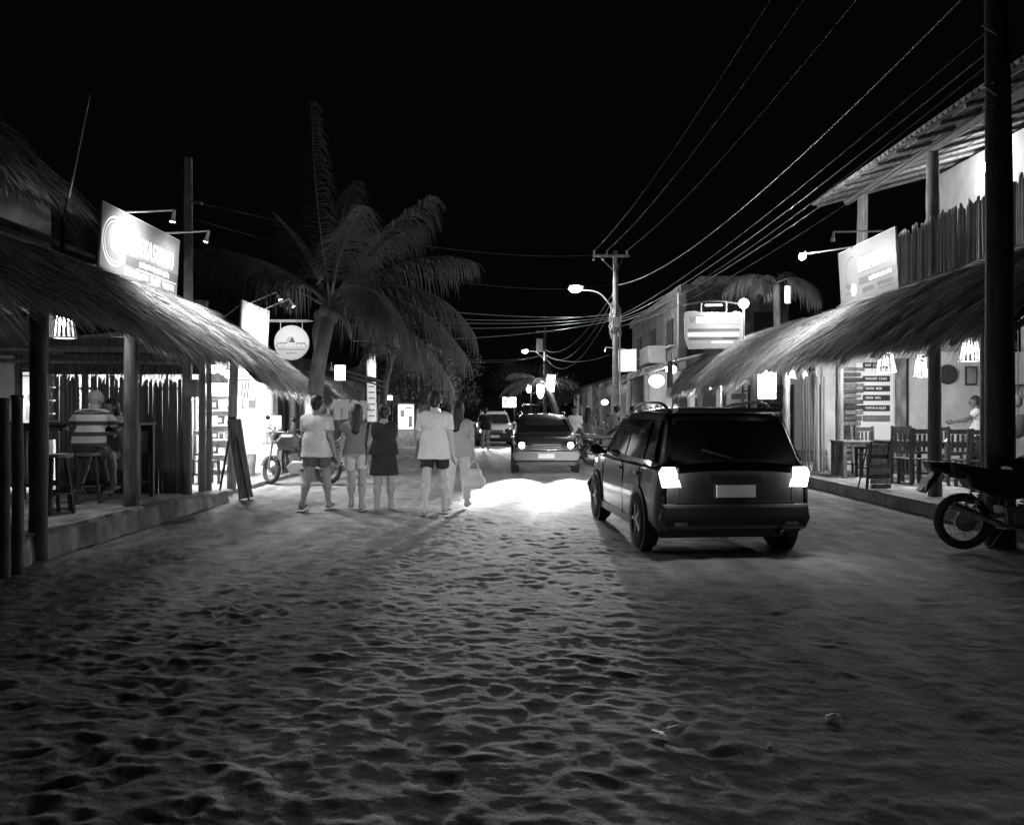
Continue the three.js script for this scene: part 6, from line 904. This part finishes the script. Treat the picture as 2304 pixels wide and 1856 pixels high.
const p5 = person('person in white trousers with a pale bag beside the tall man', V(ux(1030, 12.9), 0, -12.9), Math.PI - 0.2, { h: 1.7, legL: [0.22, 0.03, 0.1], legR: [-0.2, 0.03, 0.15], armL: [0.1, 0.12, 0.2], armR: [0.45, 0.5, 0.9], shirt: 0.5, bottom: 0.75, wear: 'trousers', hair: 'long', skin: 0.4, group: 'people walking along the street' });
{
  p5.t.updateMatrixWorld(true); const q = p5.t.localToWorld(p5.arms[0][2].clone()).add(V(0, -0.1, 0)), b = thing('shoulder_bag', 'pale cloth bag hanging from the hand of the white trousered person', 'bag', q.clone().add(V(0, -0.42, 0)));
  obj('pouch', mesh3([[V(-0.08, 0.1, 0), V(0.08, 0.1, 0), 0.11, 0.11], [V(-0.06, 0.25, 0), V(0.06, 0.25, 0), 0.07, 0.07]], 0.06, 0.015), M.white, b); obj('handle', tube([V(-0.09, 0.28, 0), V(-0.03, 0.42, 0), V(0.03, 0.42, 0), V(0.09, 0.28, 0)], 0.008, 14, 5), M.white, b);
}
// in the bar
const stripes = (() => { const m = mat(0.62, 0.85); m.map = tex(64, (u, v) => (Math.sin(v * Math.PI * 6) > 0.35 ? 0.34 : 0.95), 2.2); return m; })();
person('man in striped shirt sitting on a stool at the bar table', V(ux(196, 11.1), 0.3 - 0.0, -11.12), Math.PI + 0.1, { h: 1.75, seat: 0.8, lean: 0.32, legL: [1.25, 0.12, 1.3], legR: [1.15, 0.2, 1.25], armL: [0.7, 0.35, 1.0], armR: [0.6, 0.75, 0.9], shirtM: stripes, bottom: 0.2, hairM: hairPale, skin: 0.35, hem: -0.06, shoes: false });
stool('tall stool under the dark haired person behind the bar post', V(ux(268, 12.3), 0.25, -12.35), 0.7, 0.3);
person('dark haired person in pale top sitting behind the second bar post', V(ux(266, 12.35), 0.25, -12.35), -0.5, { h: 1.66, seat: 0.8, lean: 0.15, legL: [1.2, 0.12, 1.3], legR: [1.1, 0.15, 1.25], armL: [0.8, 0.1, 1.4, 0.3], armR: [0.7, 0.1, 1.2, 0.3], shirt: 0.55, bottom: 0.6, hair: 'long', skin: 0.22, wear: 'skirt', shoes: false });
// by the parked motorbikes
const crowd = 'people standing by the parked motorbikes';
person('person in bright white shirt left of the parked motorbikes', V(ux(1293, 24.5), 0, -24.5), 0.4, { h: 1.72, shirt: 0.78, bottom: 0.1, skin: 0.25, group: crowd }); person('dark haired person in grey shirt behind the motorbike tail', V(ux(1326, 25), 0, -25.3), 2.6, { h: 1.68, shirt: 0.25, bottom: 0.04, hair: 'long', skin: 0.2, wear: 'trousers', group: crowd });
person('person in pale patterned shirt standing behind the motorbike seat', V(ux(1388, 24.6), 0, -24.6), Math.PI - 0.3, { h: 1.74, shirt: 0.5, bottom: 0.05, skin: 0.45, sleeve: 0.4, armR: [0.1, 0.3, 0.1], group: crowd }); person('person in white shirt in front of the shop door by the motorbikes', V(ux(1424, 27), 0.02, -27), Math.PI + 0.4, { h: 1.72, shirt: 0.75, bottom: 0.12, skin: 0.3, wear: 'trousers', group: crowd });
person('dark haired woman in the tiled shop under the globe lamps', V(ux(1466, 33), 0.15, -33.2), -1.2, { h: 1.64, shirt: 0.12, bottom: 0.06, hair: 'long', skin: 0.3, wear: 'dress' });
person('far walker in dark shirt on the street before the pale car', V(ux(1092, 33), 0, -33), Math.PI + 0.1, { h: 1.7, legL: [0.25, 0.03, 0.1], legR: [-0.2, 0.03, 0.15], shirt: 0.02, bottom: 0.4, skin: 0.25 });
// waiter in the near restaurant
person('waiter in white top inside the near restaurant', V(ux(2197, 17.3), 0.21, -17.3), -2.0, { h: 1.68, shirt: 0.78, bottom: 0.03, skin: 0.12, wear: 'trousers', sleeve: 0.5, armR: [0.9, 0.2, 0.5] });
// ================================================================ litter on the sand
for (const [u, v, w, l, k] of [[1504, 1655, 0.1, 'crumpled white scrap of paper on the dark foreground sand', 0], [1876, 1620, 0.045, 'small pale shell lying on the foreground sand', 1], [1827, 1528, 0.014, 'tiny white pebble beyond the pale shell', 1], [1733, 1680, 0.014, 'tiny white pebble between the paper scrap and the shell', 1]]) {
  const d = EYE * F / (v - CV), x = ux(u, d), t = thing(k ? 'pale_pebble' : 'paper_scrap', l, k ? 'pebble' : 'paper', V(x, sandHeight(x, -d), -d), 0.6);
  if (k) obj('shell', patch((a, b) => V(Math.cos(a * 6.283) * Math.sin(b * 3.1416), 0.5 + 0.6 * Math.cos(b * 3.1416), Math.sin(a * 6.283) * Math.sin(b * 3.1416)).multiplyScalar(w * (0.85 + 0.3 * perlin.noise(a * 5, b * 5, u))), 14, 8), M.white, t);
  else { obj('scrap', patch((a, b) => V((a - 0.5) * w * 1.6, 0.012 + 0.05 * Math.abs(a - 0.45) * 1.3 + 0.012 * perlin.noise(a * 6, b * 6, 1), (b - 0.5) * w), 10, 8), M.white, t); obj('scrap_fold', patch((a, b) => V((a - 0.5) * w * 0.7 + 0.02, 0.03 + 0.03 * b, (b - 0.5) * w * 0.6), 4, 4), M.paper, t); }
}
renderer.render(scene, camera);
